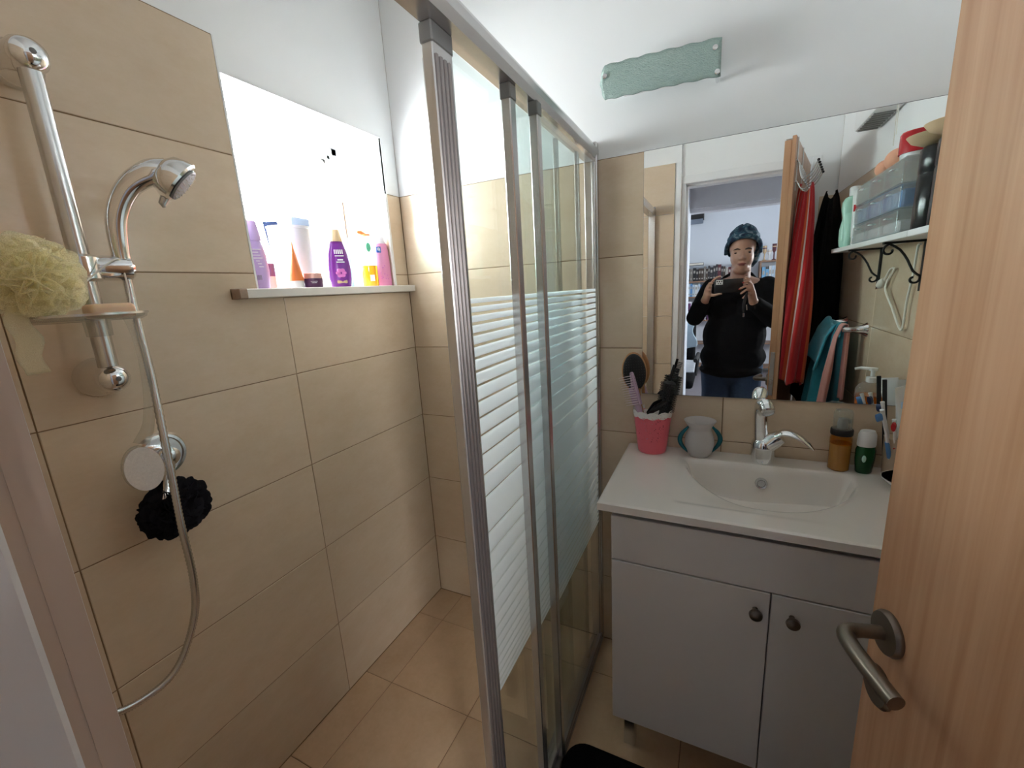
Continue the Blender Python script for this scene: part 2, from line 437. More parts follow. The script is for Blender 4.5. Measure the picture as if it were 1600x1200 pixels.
def cuts(lo, hi, marks):
    r = [lo] + [q for q in sorted(marks) if lo+0.004 < q < hi-0.004] + [hi]
    return list(zip(r[:-1], r[1:]))
T = 1.786; TH = 2.062
ZJ = [T-0.3*k for k in range(0, 6)]

# ------------------------------------------------------------------ room shell
WY0, WY1, WZ0, WZ1 = -0.66, -0.075, 1.43, 1.985     # window recess in the left wall
NY = -1.398                                          # shower side of the near wall (before tiles)
XR = 1.698
HH = 2.62
floor = struct('floor', MB().box(-0.30, XR+0.1, -1.53, 0.1, -0.1, -0.002), 'grout', 'bathroom floor of square beige-brown tiles')
XF = [0.125+0.33*k for k in range(-1, 6)]; YF = [-0.17-0.33*k for k in range(0, 5)]
for a, b in cuts(0.0, XR, XF):
    for c, d in cuts(-1.52, 0.0, YF):
        tile(floor, ((0,0,-TD), (1,0,0), (0,1,0), (0,0,1)), a, b, c, d, 'floor_tile')
wl = MB()
wl.box(-0.31, -0.002, -1.53, WY0, 0, HH).box(-0.31, -0.002, WY1, 0.1, 0, HH).box(-0.31, -0.002, WY0, WY1, 0, 1.418).box(-0.31, -0.002, WY0, WY1, WZ1, HH)
wall_left = struct('wall_left', wl, 'grout', 'window wall clad in large beige tiles')
pl = MB().box(-TD-0.001, -0.0015, WY0, 0, WZ1, HH).box(-TD-0.001, -0.0015, -1.40, WY0, TH+0.001, HH).box(-TD-0.001, -0.0015, WY1, 0, T+0.001, WZ1)
# painted faces of the recess: head, far reveal above the tile, near reveal
pl.box(-0.31, -0.0015, WY0, WY1, WZ1-0.004, WZ1+0.001).box(-0.31, -TD, WY1-0.004, WY1+0.001, T, WZ1).box(-0.31, -TD, WY0-0.001, WY0+0.004, WZ0, WZ1)
tag(pl.build('painted_plaster', 'paint', wall_left), 'white painted plaster above the tiles')
YJ = [-0.583, -1.152]
LP_ = ((-TD, 0, 0), (0,1,0), (0,0,1), (1,0,0))
for a, b in cuts(0.0, TH, ZJ):
    if a >= T-0.001: segs = cuts(-1.40, WY0, YJ)
    elif b > WZ0+0.1: segs = cuts(-1.40, WY0, YJ) + [(WY1, 0.0)]
    else: segs = cuts(-1.40, 0.0, YJ)
    for c, d in segs:
        if b > WZ0 and b < WZ0+0.1 and d > WY0+0.01:
            if d > -0.01:
                tile(wall_left, LP_, c, d, a, 1.4175)
                tile(wall_left, LP_, WY1, 0.0, 1.4445, b)
            else:   # tile notched around the end of the sill
                g = 0.0012
                poly = [(c+g, a+g), (d-g, a+g), (d-g, 1.4175), (-0.7365, 1.4175), (-0.7365, 1.4445), (WY0-g, 1.4445), (WY0-g, b-g), (c+g, b-g)]
                o = MB().prism(poly, -TD, 0.0, M=Matrix(((0,0,1,0),(1,0,0,0),(0,1,0,0),(0,0,0,1)))).build('tile', 'tile', wall_left)
                o.data.transform(Matrix.Translation((0, -(c+d)/2, -(a+b)/2))); o.location = (0, (c+d)/2, (a+b)/2)
        else: tile(wall_left, LP_, c, d, a, b)
# tiled lower part of the far reveal
RV = ((0, WY1, 0), (1,0,0), (0,0,1), (0,-1,0))
tile(wall_left, RV, -0.221, -0.001, 1.445, T)
MB().box(-0.006, 0.0005, WY0-0.001, WY0+0.004, 1.445, TH).build('edge_trim', 'white_plastic', wall_left)
MB().box(-0.006, 0.0005, WY1-0.010, WY1+0.002, 1.445, T).build('edge_trim', 'white_plastic', wall_left)

wall_far = struct('wall_far', MB().box(-0.31, XR+0.1, 0.002, 0.11, 0, HH), 'grout', 'end wall with beige tiles below and white paint above')
tag(MB().box(-0.01, XR+0.01, 0.0015, TD+0.001, T+0.001, HH).build('painted_plaster', 'paint', wall_far), 'white painted plaster above the tiles')
FP = ((0, TD, 0), (1,0,0), (0,0,1), (0,-1,0))
for a, b in cuts(0.0, T, ZJ):
    for c, d in cuts(0.0, XR, [0.59, 1.19]): tile(wall_far, FP, c, d, a, b)

wall_right = struct('wall_right', MB().box(XR-TD+0.002, XR+0.1, -1.53, 0.1, 0, HH), 'grout', 'beige tiled wall carrying the shelf')
tag(MB().box(XR-TD+0.0015, XR+0.001, -1.41, 0.0, T+0.001, HH).build('painted_plaster', 'paint', wall_right), 'white painted plaster above the tiles')
RP = ((XR, 0, 0), (0,1,0), (0,0,1), (-1,0,0))
for a, b in cuts(0.0, T, ZJ):
    for c, d in cuts(-1.41, 0.0, [-0.6, -1.2]): tile(wall_right, RP, c, d, a, b)

JX0, JX1 = 0.962, 1.572                              # clear door opening
wn = MB().box(-0.31, 0.906, -1.53, NY, 0, HH).box(0.906, 0.939, -1.53, -1.411, 0, HH).box(0.906, 0.939, -1.42, NY, TH, HH).box(0.936, XR+0.1, -1.53, -1.415, 1.985, HH).box(1.612, XR+0.1, -1.53, -1.415, 0, 1.985)
wall_near = struct('wall_near', wn, 'paint', 'door wall, white paint over beige tiles')
NP = ((0, NY, 0), (1,0,0), (0,0,1), (0,1,0))
for a, b in cuts(0.0, TH, ZJ):
    for c, d in cuts(0.0, 0.906, [0.59]): tile(wall_near, NP, c, d, a, b)
ND = ((0, -1.415, 0), (1,0,0), (0,0,1), (0,1,0))
for a, b in cuts(0.0, T, ZJ): tile(wall_near, ND, 1.615, XR, a, b)
struct('ceiling', MB().box(-0.31, XR+0.1, -1.53, 0.11, HH, HH+0.08), 'paint', 'white painted ceiling')
struct('trim_1', MB().box(0.907, 0.9390, -1.4105, -1.3985, 0, TH), 'white_frame', 'white corner strip at the end of the tiles beside the doorway')
t2 = MB().box(0.9392, 0.9405, -1.4165, -1.3990, 0, 1.985).box(0.9392, 0.9409, -1.4080, -1.4074, 0, 1.985)
struct('trim_2', t2, 'frame_beige', 'narrow beige return beside the door frame')

# door frame
df = thing('trim_3', 'white painted door frame around the bathroom doorway', None, kind='structure')
MB().box(0.936, JX0, -1.53, -1.416, 0, 1.985, 0.002).box(JX0-0.001, JX0+0.012, -1.53, -1.46, 0, 1.945, 0.002).build('frame_jamb', 'white_frame', df)
MB().box(JX1, 1.612, -1.53, -1.408, 0, 1.985, 0.002).build('frame_jamb', 'white_frame', df)
MB().box(0.936, 1.612, -1.53, -1.412, 1.945, 1.988, 0.002).box(JX0, JX1, -1.53, -1.46, 1.935, 1.948, 0.002).build('frame_head', 'white_frame', df)

# ------------------------------------------------------------------ window
win = thing('window_1', 'small old louvred window glaring with daylight in a deep recess', None, kind='structure')
XW = -0.225
def wframe(name, y0, y1, z0, z1, t, x0, x1, m):
    MB().box(x0, x1, y0, y1, z1-t, z1, 0.002).box(x0, x1, y0, y1, z0, z0+t, 0.002).box(x0, x1, y0, y0+t, z0, z1, 0.002).box(x0, x1, y1-t, y1, z0, z1, 0.002).build(name, m, win)
wframe('outer_frame', WY0+0.001, WY1-0.005, WZ0+0.015, WZ1-0.006, 0.026, XW-0.03, XW, 'white_frame')
wframe('inner_frame', WY0+0.024, WY1-0.029, WZ0+0.036, WZ1-0.030, 0.016, XW-0.045, XW-0.012, 'white_frame')
wframe('sash', WY0+0.037, WY1-0.042, WZ0+0.05, WZ1-0.044, 0.017, XW-0.06, XW-0.026, 'old_frame')
thin_glass('window_glass', (0.97, 0.985, 0.98), 1.0, 0.05, haze=0.10)
for k in range(5):
    zc = 1.53+0.092*k
    Mx = Matrix.Translation((XW-0.045, 0, zc)) @ Matrix.Rotation(math.radians(62 if k < 4 else 80), 4, 'Y')
    MB().box(-0.048, 0.048, WY0+0.06, WY1-0.065, -0.002, 0.002, M=Mx).build('louvre', 'window_glass', win)
mech = MB()
for k in range(13):
    zc = 1.50+0.034*k
    mech.box(XW-0.05, XW-0.018+0.008*(k % 2), WY1-0.070-0.006*(k % 3), WY1-0.056, zc, zc+0.024, 0.002)
mech.build('louvre_mechanism', 'old_frame', win)
sill = MB().box(-0.235, 0.0014, WY0+0.002, WY1-0.003, 1.4185, 1.4435, 0.002).box(0.0015, 0.036, -0.735, -0.004, 1.4185, 1.4435, 0.002)
tag(sill.build('window_sill', 'marble', win), 'pale stone sill slab')
MB().box(0.001, 0.0368, -0.7357, -0.712, 1.4178, 1.444, 0.002).build('sill_stain', 'marble_stain', win)

# ------------------------------------------------------------------ shower enclosure
enc = thing('shower_enclosure', 'sliding shower screen of striped glass panels in aluminium frames', 'shower screen', (0.778, -0.7, 0))
encM = Matrix.Translation((-0.778, 0.7, 0))
def ep(mb, name, m, parent=enc, smooth=False):
    o = mb.build(name, m, parent, smooth)
    o.data.transform(encM) if parent is enc else None
    return o
# top rail: rounded outer face
prof = [(0.758, 1.785), (0.797, 1.785), (0.803, 1.800), (0.803, 1.815), (0.795, 1.828), (0.762, 1.828), (0.758, 1.820)]
Mr = Matrix(((1,0,0,0),(0,0,1,0),(0,1,0,0),(0,0,0,1)))
ep(MB().prism(prof, -1.388, -0.003, M=Mr), 'top_rail', 'alu')
ep(MB().box(0.757, 0.800, -1.388, -0.003, 0.001, 0.022, 0.003).box(0.7705, 0.7725, -1.388, -0.003, 0.02, 0.034).box(0.785, 0.787, -1.388, -0.003, 0.02, 0.034), 'bottom_track', 'alu_dark')
ep(MB().box(0.760, 0.802, -0.026, -0.001, 0.02, 1.835, 0.003), 'wall_profile', 'alu')
ep(MB().box(0.760, 0.802, -1.389, -1.365, 0.02, 1.835, 0.003), 'wall_profile', 'alu')
striped_glass('striped_glass', 0.535, 1.395, (0.014, 0.052), 0.0060)
def panel(xc, y0, y1, stile, w_st, label, handle=False):
    g = MB().box(xc-0.002, xc+0.002, y0, y1, 0.045, 1.775).build('sliding_panel', 'striped_glass', enc)
    g.data.transform(encM); tag(g, label)
    g.data.transform(Matrix.Translation((0,0,0)))
    def sub(mb, name, m):
        o = mb.build(name, m, g); o.data.transform(encM); return o
    sub(MB().box(xc-0.010, xc+0.010, y0-w_st, y0+0.004, 0.030, 1.768, 0.002), 'stile', stile)
    sub(MB().box(xc-0.0115, xc+0.0115, y0-w_st-0.002, y0+0.005, 1.758, 1.786, 0.002), 'corner_block', 'plastic_grey')
    sub(MB().box(xc-0.008, xc+0.008, y0, y1, 0.028, 0.050, 0.002), 'bottom_rail', 'alu_dark')
    sub(MB().box(xc-0.006, xc+0.006, y1-0.012, y1+0.003, 0.030, 1.775, 0.002), 'back_stile', 'alu')
    if handle:
        mb = MB()
        for k in range(4):
            mb.box(xc-0.0135, xc+0.0132, y0-0.0455+0.0112*k, y0-0.0395+0.0112*k, 0.033, 1.745, 0.0015)
        sub(mb, 'ribbed_grip', 'alu_dark')
    return g
panel(0.765, -0.808, -0.30, 'alu', 0.050, 'leading glass panel with ribbed grip', True)
panel(0.779, -0.605, -0.16, 'alu', 0.022, 'middle glass panel')
panel(0.793, -0.505, -0.028, 'alu', 0.018, 'fixed glass panel')

# ------------------------------------------------------------------ shower fittings on the window wall
sb = thing('shower_slide_bar', 'chrome shower slide bar with domed brackets on the tiled window wall', 'shower rail', (0, -1.045, 1.27))
def P(mb, name, m, parent, smooth=True, label=None):
    """part given in world coordinates; parent is an unrotated Empty"""
    root = parent
    off = Vector((0,0,0))
    while root is not None: off += root.location; root = root.parent
    o = mb.build(name, m, parent, smooth); o.data.transform(Matrix.Translation(-off))
    if label: o['label'] = label
    return o
BX, BY = 0.062, -1.045
P(MB().tube([(BX, BY, 1.27), (BX, BY, 1.84)], 0.0160, 20), 'bar', 'satin_chrome', sb)
for z in (1.845, 1.272):
    mb = MB().lathe([(0.0, 0.0), (0.040, 0.0), (0.041, 0.006), (0.037, 0.018), (0.031, 0.030), (0.029, 0.05), (0.029, 0.066), (0.024, 0.080), (0.012, 0.089), (0, 0.090)], 28, M=axis_M((0.001, BY, z), (1, 0, 0)))
    br = P(mb, 'bracket', 'chrome', sb)
    P(MB().ell((0.089, BY, z), (0.003, 0.006, 0.006), 12, 8), 'cover_cap', 'plastic_grey', br)
sl = thing('shower_holder', 'chrome sliding clamp gripping the slide bar below the hand shower', 'holder', (BX, BY, 1.487))
P(MB().tube([(BX, BY, 1.462), (BX, BY, 1.467), (BX, BY, 1.507), (BX, BY, 1.512)], [0.023, 0.029, 0.029, 0.023], 24), 'clamp', 'chrome', sl)
P(MB().tube([(BX+0.004, BY+0.018, 1.488), (BX+0.008, BY+0.030, 1.488), (BX+0.012, BY+0.068, 1.488), (BX+0.013, BY+0.074, 1.488)], [0.022, 0.0245, 0.0245, 0.019], 22), 'arm', 'chrome', sl)
hs_ = thing('hand_shower', 'curved chrome hand shower head resting in the slide bar holder', 'shower head', (0.075, -0.988, 1.47))
HP = cat_rom([(0.076, -0.985, 1.470), (0.078, -0.986, 1.53), (0.090, -0.982, 1.590), (0.112, -0.962, 1.640), (0.136, -0.930, 1.668), (0.150, -0.905, 1.674)], 7)
hd = P(MB().tube(HP, lerp_list([0.0135, 0.0155, 0.0175, 0.0195, 0.024, 0.024], len(HP)), 22), 'handle', 'chrome', hs_)
HD = Vector((0.42, 0.62, -0.66)).normalized()
HC = Vector((0.152, -0.897, 1.660))
hh = P(MB().lathe([(0, -0.034), (0.020, -0.032), (0.036, -0.021), (0.044, -0.003), (0.0455, 0.010), (0.042, 0.014), (0, 0.0145)], 32, M=axis_M(HC, HD)), 'head', 'chrome', hs_)
fc = P(MB().lathe([(0, 0.0148), (0.036, 0.0148), (0.035, 0.0185), (0.017, 0.020), (0, 0.020)], 28, M=axis_M(HC, HD)), 'spray_face', 'plastic_grey', hh)
noz = MB(); AM = axis_M(HC, HD)
for rr, nn in ((0.030, 20), (0.0215, 14), (0.012, 8)):
    for k in range(nn):
        a = 2*PI*k/nn; noz.ell((rr*math.cos(a), rr*math.sin(a), 0.0195), (0.0014, 0.0014, 0.002), 6, 4, M=AM)
tag(P(noz, 'spray_nozzles', 'satin_chrome', hh), kind='stuff')
P(MB().tube([AM @ Vector((0.0, -0.038, 0.006)), AM @ Vector((0.0, -0.056, 0.010)), AM @ Vector((0, -0.060, 0.016))], [0.009, 0.007, 0.003], 12), 'lever', 'satin_chrome', hh)
# corrugated hose
HPTS = cat_rom([(0.076, -0.985, 1.474), (0.077, -0.986, 1.42), (0.082, -0.988, 1.34), (0.088, -0.990, 1.25), (0.112, -1.006, 1.08), (0.122, -1.016, 0.95), (0.112, -1.014, 0.80), (0.096, -1.024, 0.70), (0.09, -1.072, 0.61), (0.08, -1.13, 0.583), (0.07, -1.20, 0.60), (0.06, -1.28, 0.68), (0.055, -1.36, 0.74), (0.055, -1.386, 0.75)], 30)
_r = []
for i in range(len(HPTS)): _r.append(0.0082 if i % 2 else 0.0068)
ho = tag(MB().tube(HPTS, _r, 12).build('shower_hose', 'satin_chrome', None, True, angle=80), 'ribbed metal shower hose looping down the tiled wall', 'hose')
# thermostat / mixer on the wall
mx_ = thing('shower_mixer', 'round chrome shower mixer plate with lever behind the black puff', 'mixer tap', (0.0, -0.972, 1.068))
P(MB().lathe([(0, 0), (0.052, 0), (0.053, 0.006), (0.049, 0.012), (0.043, 0.013), (0.041, 0.009), (0, 0.009)], 40, M=axis_M((0.001, -0.972, 1.072), (1,0,0))), 'plate', 'chrome', mx_)
P(MB().lathe([(0, 0.009), (0.022, 0.009), (0.024, 0.030), (0.021, 0.044), (0.010, 0.050), (0, 0.051)], 28, M=axis_M((0.001, -0.972, 1.072), (1,0,0))), 'cartridge_cap', 'chrome', mx_)
P(MB().tube([(0.040, -0.974, 1.066), (0.062, -0.990, 1.035), (0.078, -1.008, 1.005), (0.083, -1.018, 0.990)], [0.011, 0.009, 0.008, 0.006], 14, flat=((1,0,0), 0.8, 1.2)), 'lever', 'chrome', mx_)

# soap shelf on the bar
ss = thing('soap_dish_shelf', 'oval clear plastic soap shelf clipped to the slide bar', 'soap dish', (BX, BY, 1.385))
thin_glass('clear_plastic', (0.93, 0.93, 0.91), 1.3, 0.06, haze=0.10)
pro = [(0.0, 0.0), (0.072, 0.0), (0.080, 0.004), (0.083, 0.012), (0.080, 0.013), (0.077, 0.006), (0.070, 0.003), (0.0, 0.003)]
P(MB().lathe(pro, 40, M=Matrix.Translation((BX+0.070, BY-0.035, 1.388)), sx=0.80, sy=1.05), 'dish', 'clear_plastic', ss)
P(MB().lathe([(0.080, 0.010), (0.084, 0.010), (0.084, 0.014), (0.080, 0.014), (0.080, 0.010)], 40, M=Matrix.Translation((BX+0.070, BY-0.035, 1.388)), sx=0.80, sy=1.05), 'rim', 'satin_chrome', ss)
P(MB().lathe([(0.0135, -0.030), (0.020, -0.028), (0.021, 0.0), (0.0135, 0.0), (0.0135, -0.030)], 24, M=Matrix.Translation((BX, BY, 1.386))), 'clip', 'clear_plastic', ss)
tag(MB().box(-0.034, 0.034, -0.024, 0.024, 0, 0.027, 0.008, M=TR(BX+0.060, BY+0.001, 1.3915, 1.5), seg=3).build('soap_bar', 'soap', None, True), 'peach soap bar beside the yellow puff', 'soap')

def puff(name, c, r, n, mname, label, seed, sq=(1,1,1), petal=0.40, cord=None):
    rnd = random.Random(seed); mb = MB(); c = Vector(c)
    for k in range(n):
        z = 1-2*(k+0.5)/n; ph = k*2.39996; q = Vector((math.sqrt(1-z*z)*math.cos(ph), math.sqrt(1-z*z)*math.sin(ph), z))
        q = (q + Vector((rnd.uniform(-.2,.2), rnd.uniform(-.2,.2), rnd.uniform(-.2,.2)))).normalized()
        Mx = axis_M((0,0,0), q) ; R0 = r*petal*rnd.uniform(0.8, 1.25); wv = rnd.choice((2,2,3)); p0 = rnd.random()*6
        rings = 6; seg = 34; vs = []; fs = []
        for j in range(rings):
            t = j/(rings-1)
            for i in range(seg):
                a = 2*PI*i/seg
                rad = R0*(0.12+0.88*math.sin(t*PI/2*1.15))
                h = r*(0.25+0.72*math.sin(t*PI/2*1.2)) + R0*0.34*t*t*math.sin(wv*a+p0) + R0*0.07*t*math.sin(6*a+2*p0) - R0*0.28*t**4
                p = Mx @ Vector((rad*math.cos(a), rad*math.sin(a), h))
                vs.append(c + Vector((p.x*sq[0], p.y*sq[1], p.z*sq[2])))
        for j in range(rings-1):
            for i in range(seg):
                i2 = (i+1) % seg
                fs.append((j*seg+i, j*seg+i2, (j+1)*seg+i2, (j+1)*seg+i))
        mb.add(vs, fs)
    t = thing(name, label, 'bath puff', c)
    P(mb, 'netting', mname, t)
    if cord: P(MB().tube(cat_rom(cord, 6), 0.0016, 6), 'cord', 'cable_white' if 'yellow' in mname else mname, t)
    return t
def net_mat(name, col, alpha, tr):
    m, nt, b = _new(name); N = nt.nodes; L = nt.links; N.remove(b)
    d = N.new('ShaderNodeBsdfDiffuse'); d.inputs[0].default_value = (*col, 1)
    q = N.new('ShaderNodeBsdfTranslucent'); q.inputs[0].default_value = (*col, 1)
    a = N.new('ShaderNodeMixShader'); a.inputs[0].default_value = tr; L.new(d.outputs[0], a.inputs[1]); L.new(q.outputs[0], a.inputs[2])
    t = N.new('ShaderNodeBsdfTransparent')
    vz = N.new('ShaderNodeTexNoise'); vz.inputs['Scale'].default_value = 90
    mm = N.new('ShaderNodeMath'); mm.operation = 'MULTIPLY_ADD'; mm.inputs[1].default_value = 0.5; mm.inputs[2].default_value = alpha-0.25
    mm.use_clamp = True; L.new(vz.outputs['Fac'], mm.inputs[0])
    x = N.new('ShaderNodeMixShader'); L.new(mm.outputs[0], x.inputs[0]); L.new(t.outputs[0], x.inputs[1]); L.new(a.outputs[0], x.inputs[2])
    L.new(x.outputs[0], N['Material Output'].inputs[0]); MATS[name] = m
net_mat('yellow_net', (0.96, 0.92, 0.72), 0.44, 0.6)
net_mat('black_net', (0.022, 0.021, 0.025), 1.2, 0.1)
puff('bath_puff', (0.150, -1.146, 1.464), 0.064, 80, 'yellow_net', 'pale yellow net bath puff on the soap shelf', 3,
     cord=[(0.12, -1.09, 1.44), (0.095, -1.01, 1.50), (0.092, -0.995, 1.49), (0.10, -1.0, 1.42), (0.11, -1.02, 1.398)])
sheet(lambda u, v: (0.165+0.006*math.sin(9*v+2*u), -1.190+0.030*u+0.004*math.sin(14*v), 1.44-0.13*v), 8, 14, 0.002, 'hanging_net', 'yellow_net',
      parent=None)
bpy.data.objects['hanging_net'].parent = bpy.data.objects['bath_puff']
bpy.data.objects['hanging_net'].data.transform(Matrix.Translation(-Vector((0.150, -1.146, 1.464))))
puff('bath_puff', (0.062, -0.993, 0.958), 0.060, 70, 'black_net', 'black net bath puff hanging below the round mixer', 11, sq=(0.62, 1.14, 1.06), petal=0.40,
     cord=[(0.06, -0.985, 1.0), (0.055, -0.98, 1.03), (0.05, -0.976, 1.06)])
# bath brush
bb = thing('bath_brush', 'bath brush with clear handle and white bristles hung beside the hose', 'brush', (0.09, -1.03, 1.085))
HB = cat_rom([(0.10, -1.028, 1.405), (0.104, -1.012, 1.385), (0.100, -1.002, 1.32), (0.094, -1.004, 1.24), (0.088, -1.014, 1.17), (0.086, -1.034, 1.13)], 6)
P(MB().tube(HB, lerp_list([0.004, 0.006, 0.008, 0.008, 0.010, 0.014], len(HB)), 12, flat=((1,0,0), 0.5, 1.1)), 'handle', 'clear_plastic', bb)
P(MB().ell((0.086, -1.046, 1.082), (0.009, 0.032, 0.048), 24, 14), 'brush_back', 'clear_plastic', bb)
P(MB().tube([(0.091, -1.046, 1.082), (0.104, -1.048, 1.083), (0.114, -1.050, 1.084)], [0.029, 0.031, 0.0315], 30, flat=((0,0,1), 1.45, 1.0)), 'bristles', 'bristle_white', bb)

# ------------------------------------------------------------------ mirror and lamp plate
mir = thing('wall_mirror', 'large frameless wall mirror above the washbasin', 'mirror', (1.3, 0, 1.033))
m_, nt_, b_ = _new('mirror_glass'); N_ = nt_.nodes
b_.inputs['Base Color'].default_value = (0.90, 0.915, 0.905, 1); b_.inputs['Metallic'].default_value = 1.0; b_.inputs['Roughness'].default_value = 0.0
MATS['mirror_glass'] = m_
P(MB().box(0.942, 1.676, -0.0062, -0.0052, 1.034, 1.7845), 'mirror_face', 'mirror_glass', mir, False)
P(MB().box(0.9412, 1.6768, -0.0054, -0.0008, 1.0325, 1.7860), 'backing_edge', 'plastic_grey', mir, False)
lp = thing('glass_lamp_plate', 'pale green bubbled glass plate of an unlit lamp high on the white wall', 'wall lamp', (0.975, 0, 1.99))
m_, nt_, b_ = _new('green_glass'); N_ = nt_.nodes; L_ = nt_.links; MATS['green_glass'] = m_
nz = N_.new('ShaderNodeTexNoise'); nz.inputs['Scale'].default_value = 14; nz.inputs['Detail'].default_value = 6
vo = N_.new('ShaderNodeTexVoronoi'); vo.inputs['Scale'].default_value = 55
rp = N_.new('ShaderNodeValToRGB'); rp.color_ramp.elements[0].color = (0.30, 0.42, 0.385, 1); rp.color_ramp.elements[1].color = (0.42, 0.53, 0.49, 1)
L_.new(nz.outputs['Fac'], rp.inputs[0]); L_.new(rp.outputs[0], b_.inputs['Base Color']); b_.inputs['Roughness'].default_value = 0.12
bp = N_.new('ShaderNodeBump'); bp.inputs['Strength'].default_value = 0.5; bp.inputs['Distance'].default_value = 0.004; L_.new(vo.outputs['Distance'], bp.inputs['Height']); L_.new(bp.outputs[0], b_.inputs['Normal'])
def plate_pt(u, v):
    x = 0.824+0.319*u; z = 1.921+0.089*v+0.010*(1-u)
    x += (0.012*(2*v-1)**2)*(1-u)**6 + 0.0015*math.sin(40*v)*(1 if u < .05 else 0)
    z += 0.0015*math.sin(37*u+5*v)
    return (x, -0.052-0.004*math.sin(PI*u), z)
pg = sheet(plate_pt, 40, 10, 0.006, 'glass_plate', 'green_glass', lp); pg.data.transform(Matrix.Translation(-lp.location))
for x, z in ((0.838, 1.990), (1.128, 1.988), (1.135, 1.930)):
    P(MB().lathe([(0, 0), (0.005, 0), (0.005, 0.056), (0.0075, 0.057), (0.0065, 0.062), (0, 0.064)], 16, M=axis_M((x, -0.001, z), (0,-1,0))), 'screw', 'chrome', lp)
P(MB().box(0.88, 1.08, -0.03, -0.0005, 1.945, 1.995, 0.004), 'lamp_base', 'white_plastic', lp, False)

# ------------------------------------------------------------------ vanity unit
vc = thing('vanity_cabinet', 'off-white two-door vanity cabinet under the washbasin', 'cabinet', (1.31, -0.22, 0))
VX0, VX1, VF = 0.934, XR-TD-0.004, -0.428
P(MB().box(VX0, VX0+0.018, VF, -0.004, 0.165, 0.818, 0.001).box(VX1-0.018, VX1, VF, -0.004, 0.165, 0.818, 0.001)
  .box(VX0+0.018, VX1-0.018, VF, -0.004, 0.165, 0.183).box(VX0+0.018, VX1-0.018, -0.012, -0.004, 0.183, 0.72), 'body', 'lacquer', vc, False)
P(MB().box(VX0, VX1, VF-0.018, VF-0.001, 0.686, 0.812, 0.0015), 'front_panel', 'lacquer', vc, False)
XS = 1.302
for x0, x1, kx in ((VX0, XS-0.0015, 1.272), (XS+0.0015, VX1, 1.345)):
    d = P(MB().box(x0, x1, VF-0.018, VF-0.001, 0.165, 0.682, 0.0015), 'door', 'lacquer', vc, False)
    P(MB().lathe([(0, 0), (0.006, 0), (0.0055, 0.010), (0.011, 0.014), (0.0145, 0.020), (0.0135, 0.026), (0.006, 0.029), (0, 0.0295)], 24, M=axis_M((kx, VF-0.018, 0.634), (0,-1,0))), 'knob', 'bronze', d)
for x, y in ((VX0+0.02, -0.385), (VX1-0.05, -0.385), (VX0+0.02, -0.06), (VX1-0.05, -0.06)):
    P(MB().box(x, x+0.034, y, y+0.034, 0.0, 0.165, 0.003), 'leg', 'satin_chrome', vc, False)

# washbasin with moulded bowl
wb = thing('washbasin', 'white ceramic vanity washbasin with a wide rectangular bowl', 'washbasin', (1.30, -0.23, 0.82))
BX0, BX1, BY0, BY1, BZ = 0.900, XR-TD-0.003, -0.457, -0.0035, 0.850
def sstep(t): t = max(0.0, min(1.0, t)); return t*t*(3-2*t)
def bowl_depth(x, y):
    if not (1.080 < x < 1.530 and -0.40 < y < -0.082): return 0.0
    # shallow slanting tray on the left and front, deep bowl with a curved front edge
    tray = 0.0
    if x < 1.45: tray = 0.004*sstep((x-1.080)/0.008)*sstep((y+0.392)/0.012)*sstep((-0.082-y)/0.012) + 0.016*sstep((x-1.08)/0.20)*sstep((y+0.392)/0.10)*sstep((-0.082-y)/0.012)
    tray *= sstep((1.48-x)/0.25)
    xc, hw_ = 1.305, 0.212
    q = 1-((x-xc)/hw_)**2
    bowl = 0.0
    if q > 0:
        yf = -0.088-0.262*math.sqrt(q)
        if y > yf: bowl = 0.092*min(sstep((-0.086-y)/0.020), sstep((y-yf)/0.10), sstep(q/0.35))
    return -(tray+bowl)
nx, ny = 150, 90
vs = []; fs = []
for i in range(nx+1):
    for j in range(ny+1):
        x = BX0+(BX1-BX0)*i/nx; y = BY0+(BY1-BY0)*j/ny
        d_ = sum(bowl_depth(x+dx, y+dy) for dx in (-.006, 0, .006) for dy in (-.006, 0, .006))/9
        edge = min(x-BX0, BX1-x, y-BY0)
        vs.append((x, y, BZ + d_ - (0.003 if edge < 1e-6 else 0)))
ix = lambda i, j: i*(ny+1)+j
for i in range(nx):
    for j in range(ny): fs.append((ix(i,j), ix(i+1,j), ix(i+1,j+1), ix(i,j+1)))
per = [ix(i,0) for i in range(nx+1)] + [ix(nx,j) for j in range(1,ny+1)] + [ix(i,ny) for i in range(nx-1,-1,-1)] + [ix(0,j) for j in range(ny-1,0,-1)]
n0 = len(vs)
for k in per: vs.append((vs[k][0], vs[k][1], 0.828))
n1 = len(vs)
for k in per:
    x, y = vs[k][0], vs[k][1]; vs.append((min(max(x, BX0+0.012), BX1-0.012), max(y, BY0+0.012), 0.8195))
for q in range(len(per)):
    q2 = (q+1) % len(per)
    fs.append((per[q], n0+q, n0+q2, per[q2])); fs.append((n0+q, n1+q, n1+q2, n0+q2))
mbw = MB(); mbw.add(vs, fs)
P(mbw, 'basin_top', 'ceramic', wb)
ovf = P(MB().lathe([(0.0, 0.002), (0.010, 0.002), (0.011, 0.005), (0.0155, 0.006), (0.0165, 0.0), (0.0165, -0.004)], 24, M=axis_M((1.300, -0.100, 0.800), (0,-1,0.25))), 'overflow_ring', 'satin_chrome', wb)
P(MB().lathe([(0, 0.003), (0.0095, 0.003), (0, 0.0029)], 18, M=axis_M((1.300, -0.1005, 0.800), (0,-1,0.25))), 'overflow_hole', 'satin_chrome', ovf)
P(MB().lathe([(0, 0.004), (0.018, 0.004), (0.026, 0.001), (0.027, -0.003), (0, -0.003)], 28, M=Matrix.Translation((1.30, -0.21, 0.7475))), 'drain', 'chrome', wb)

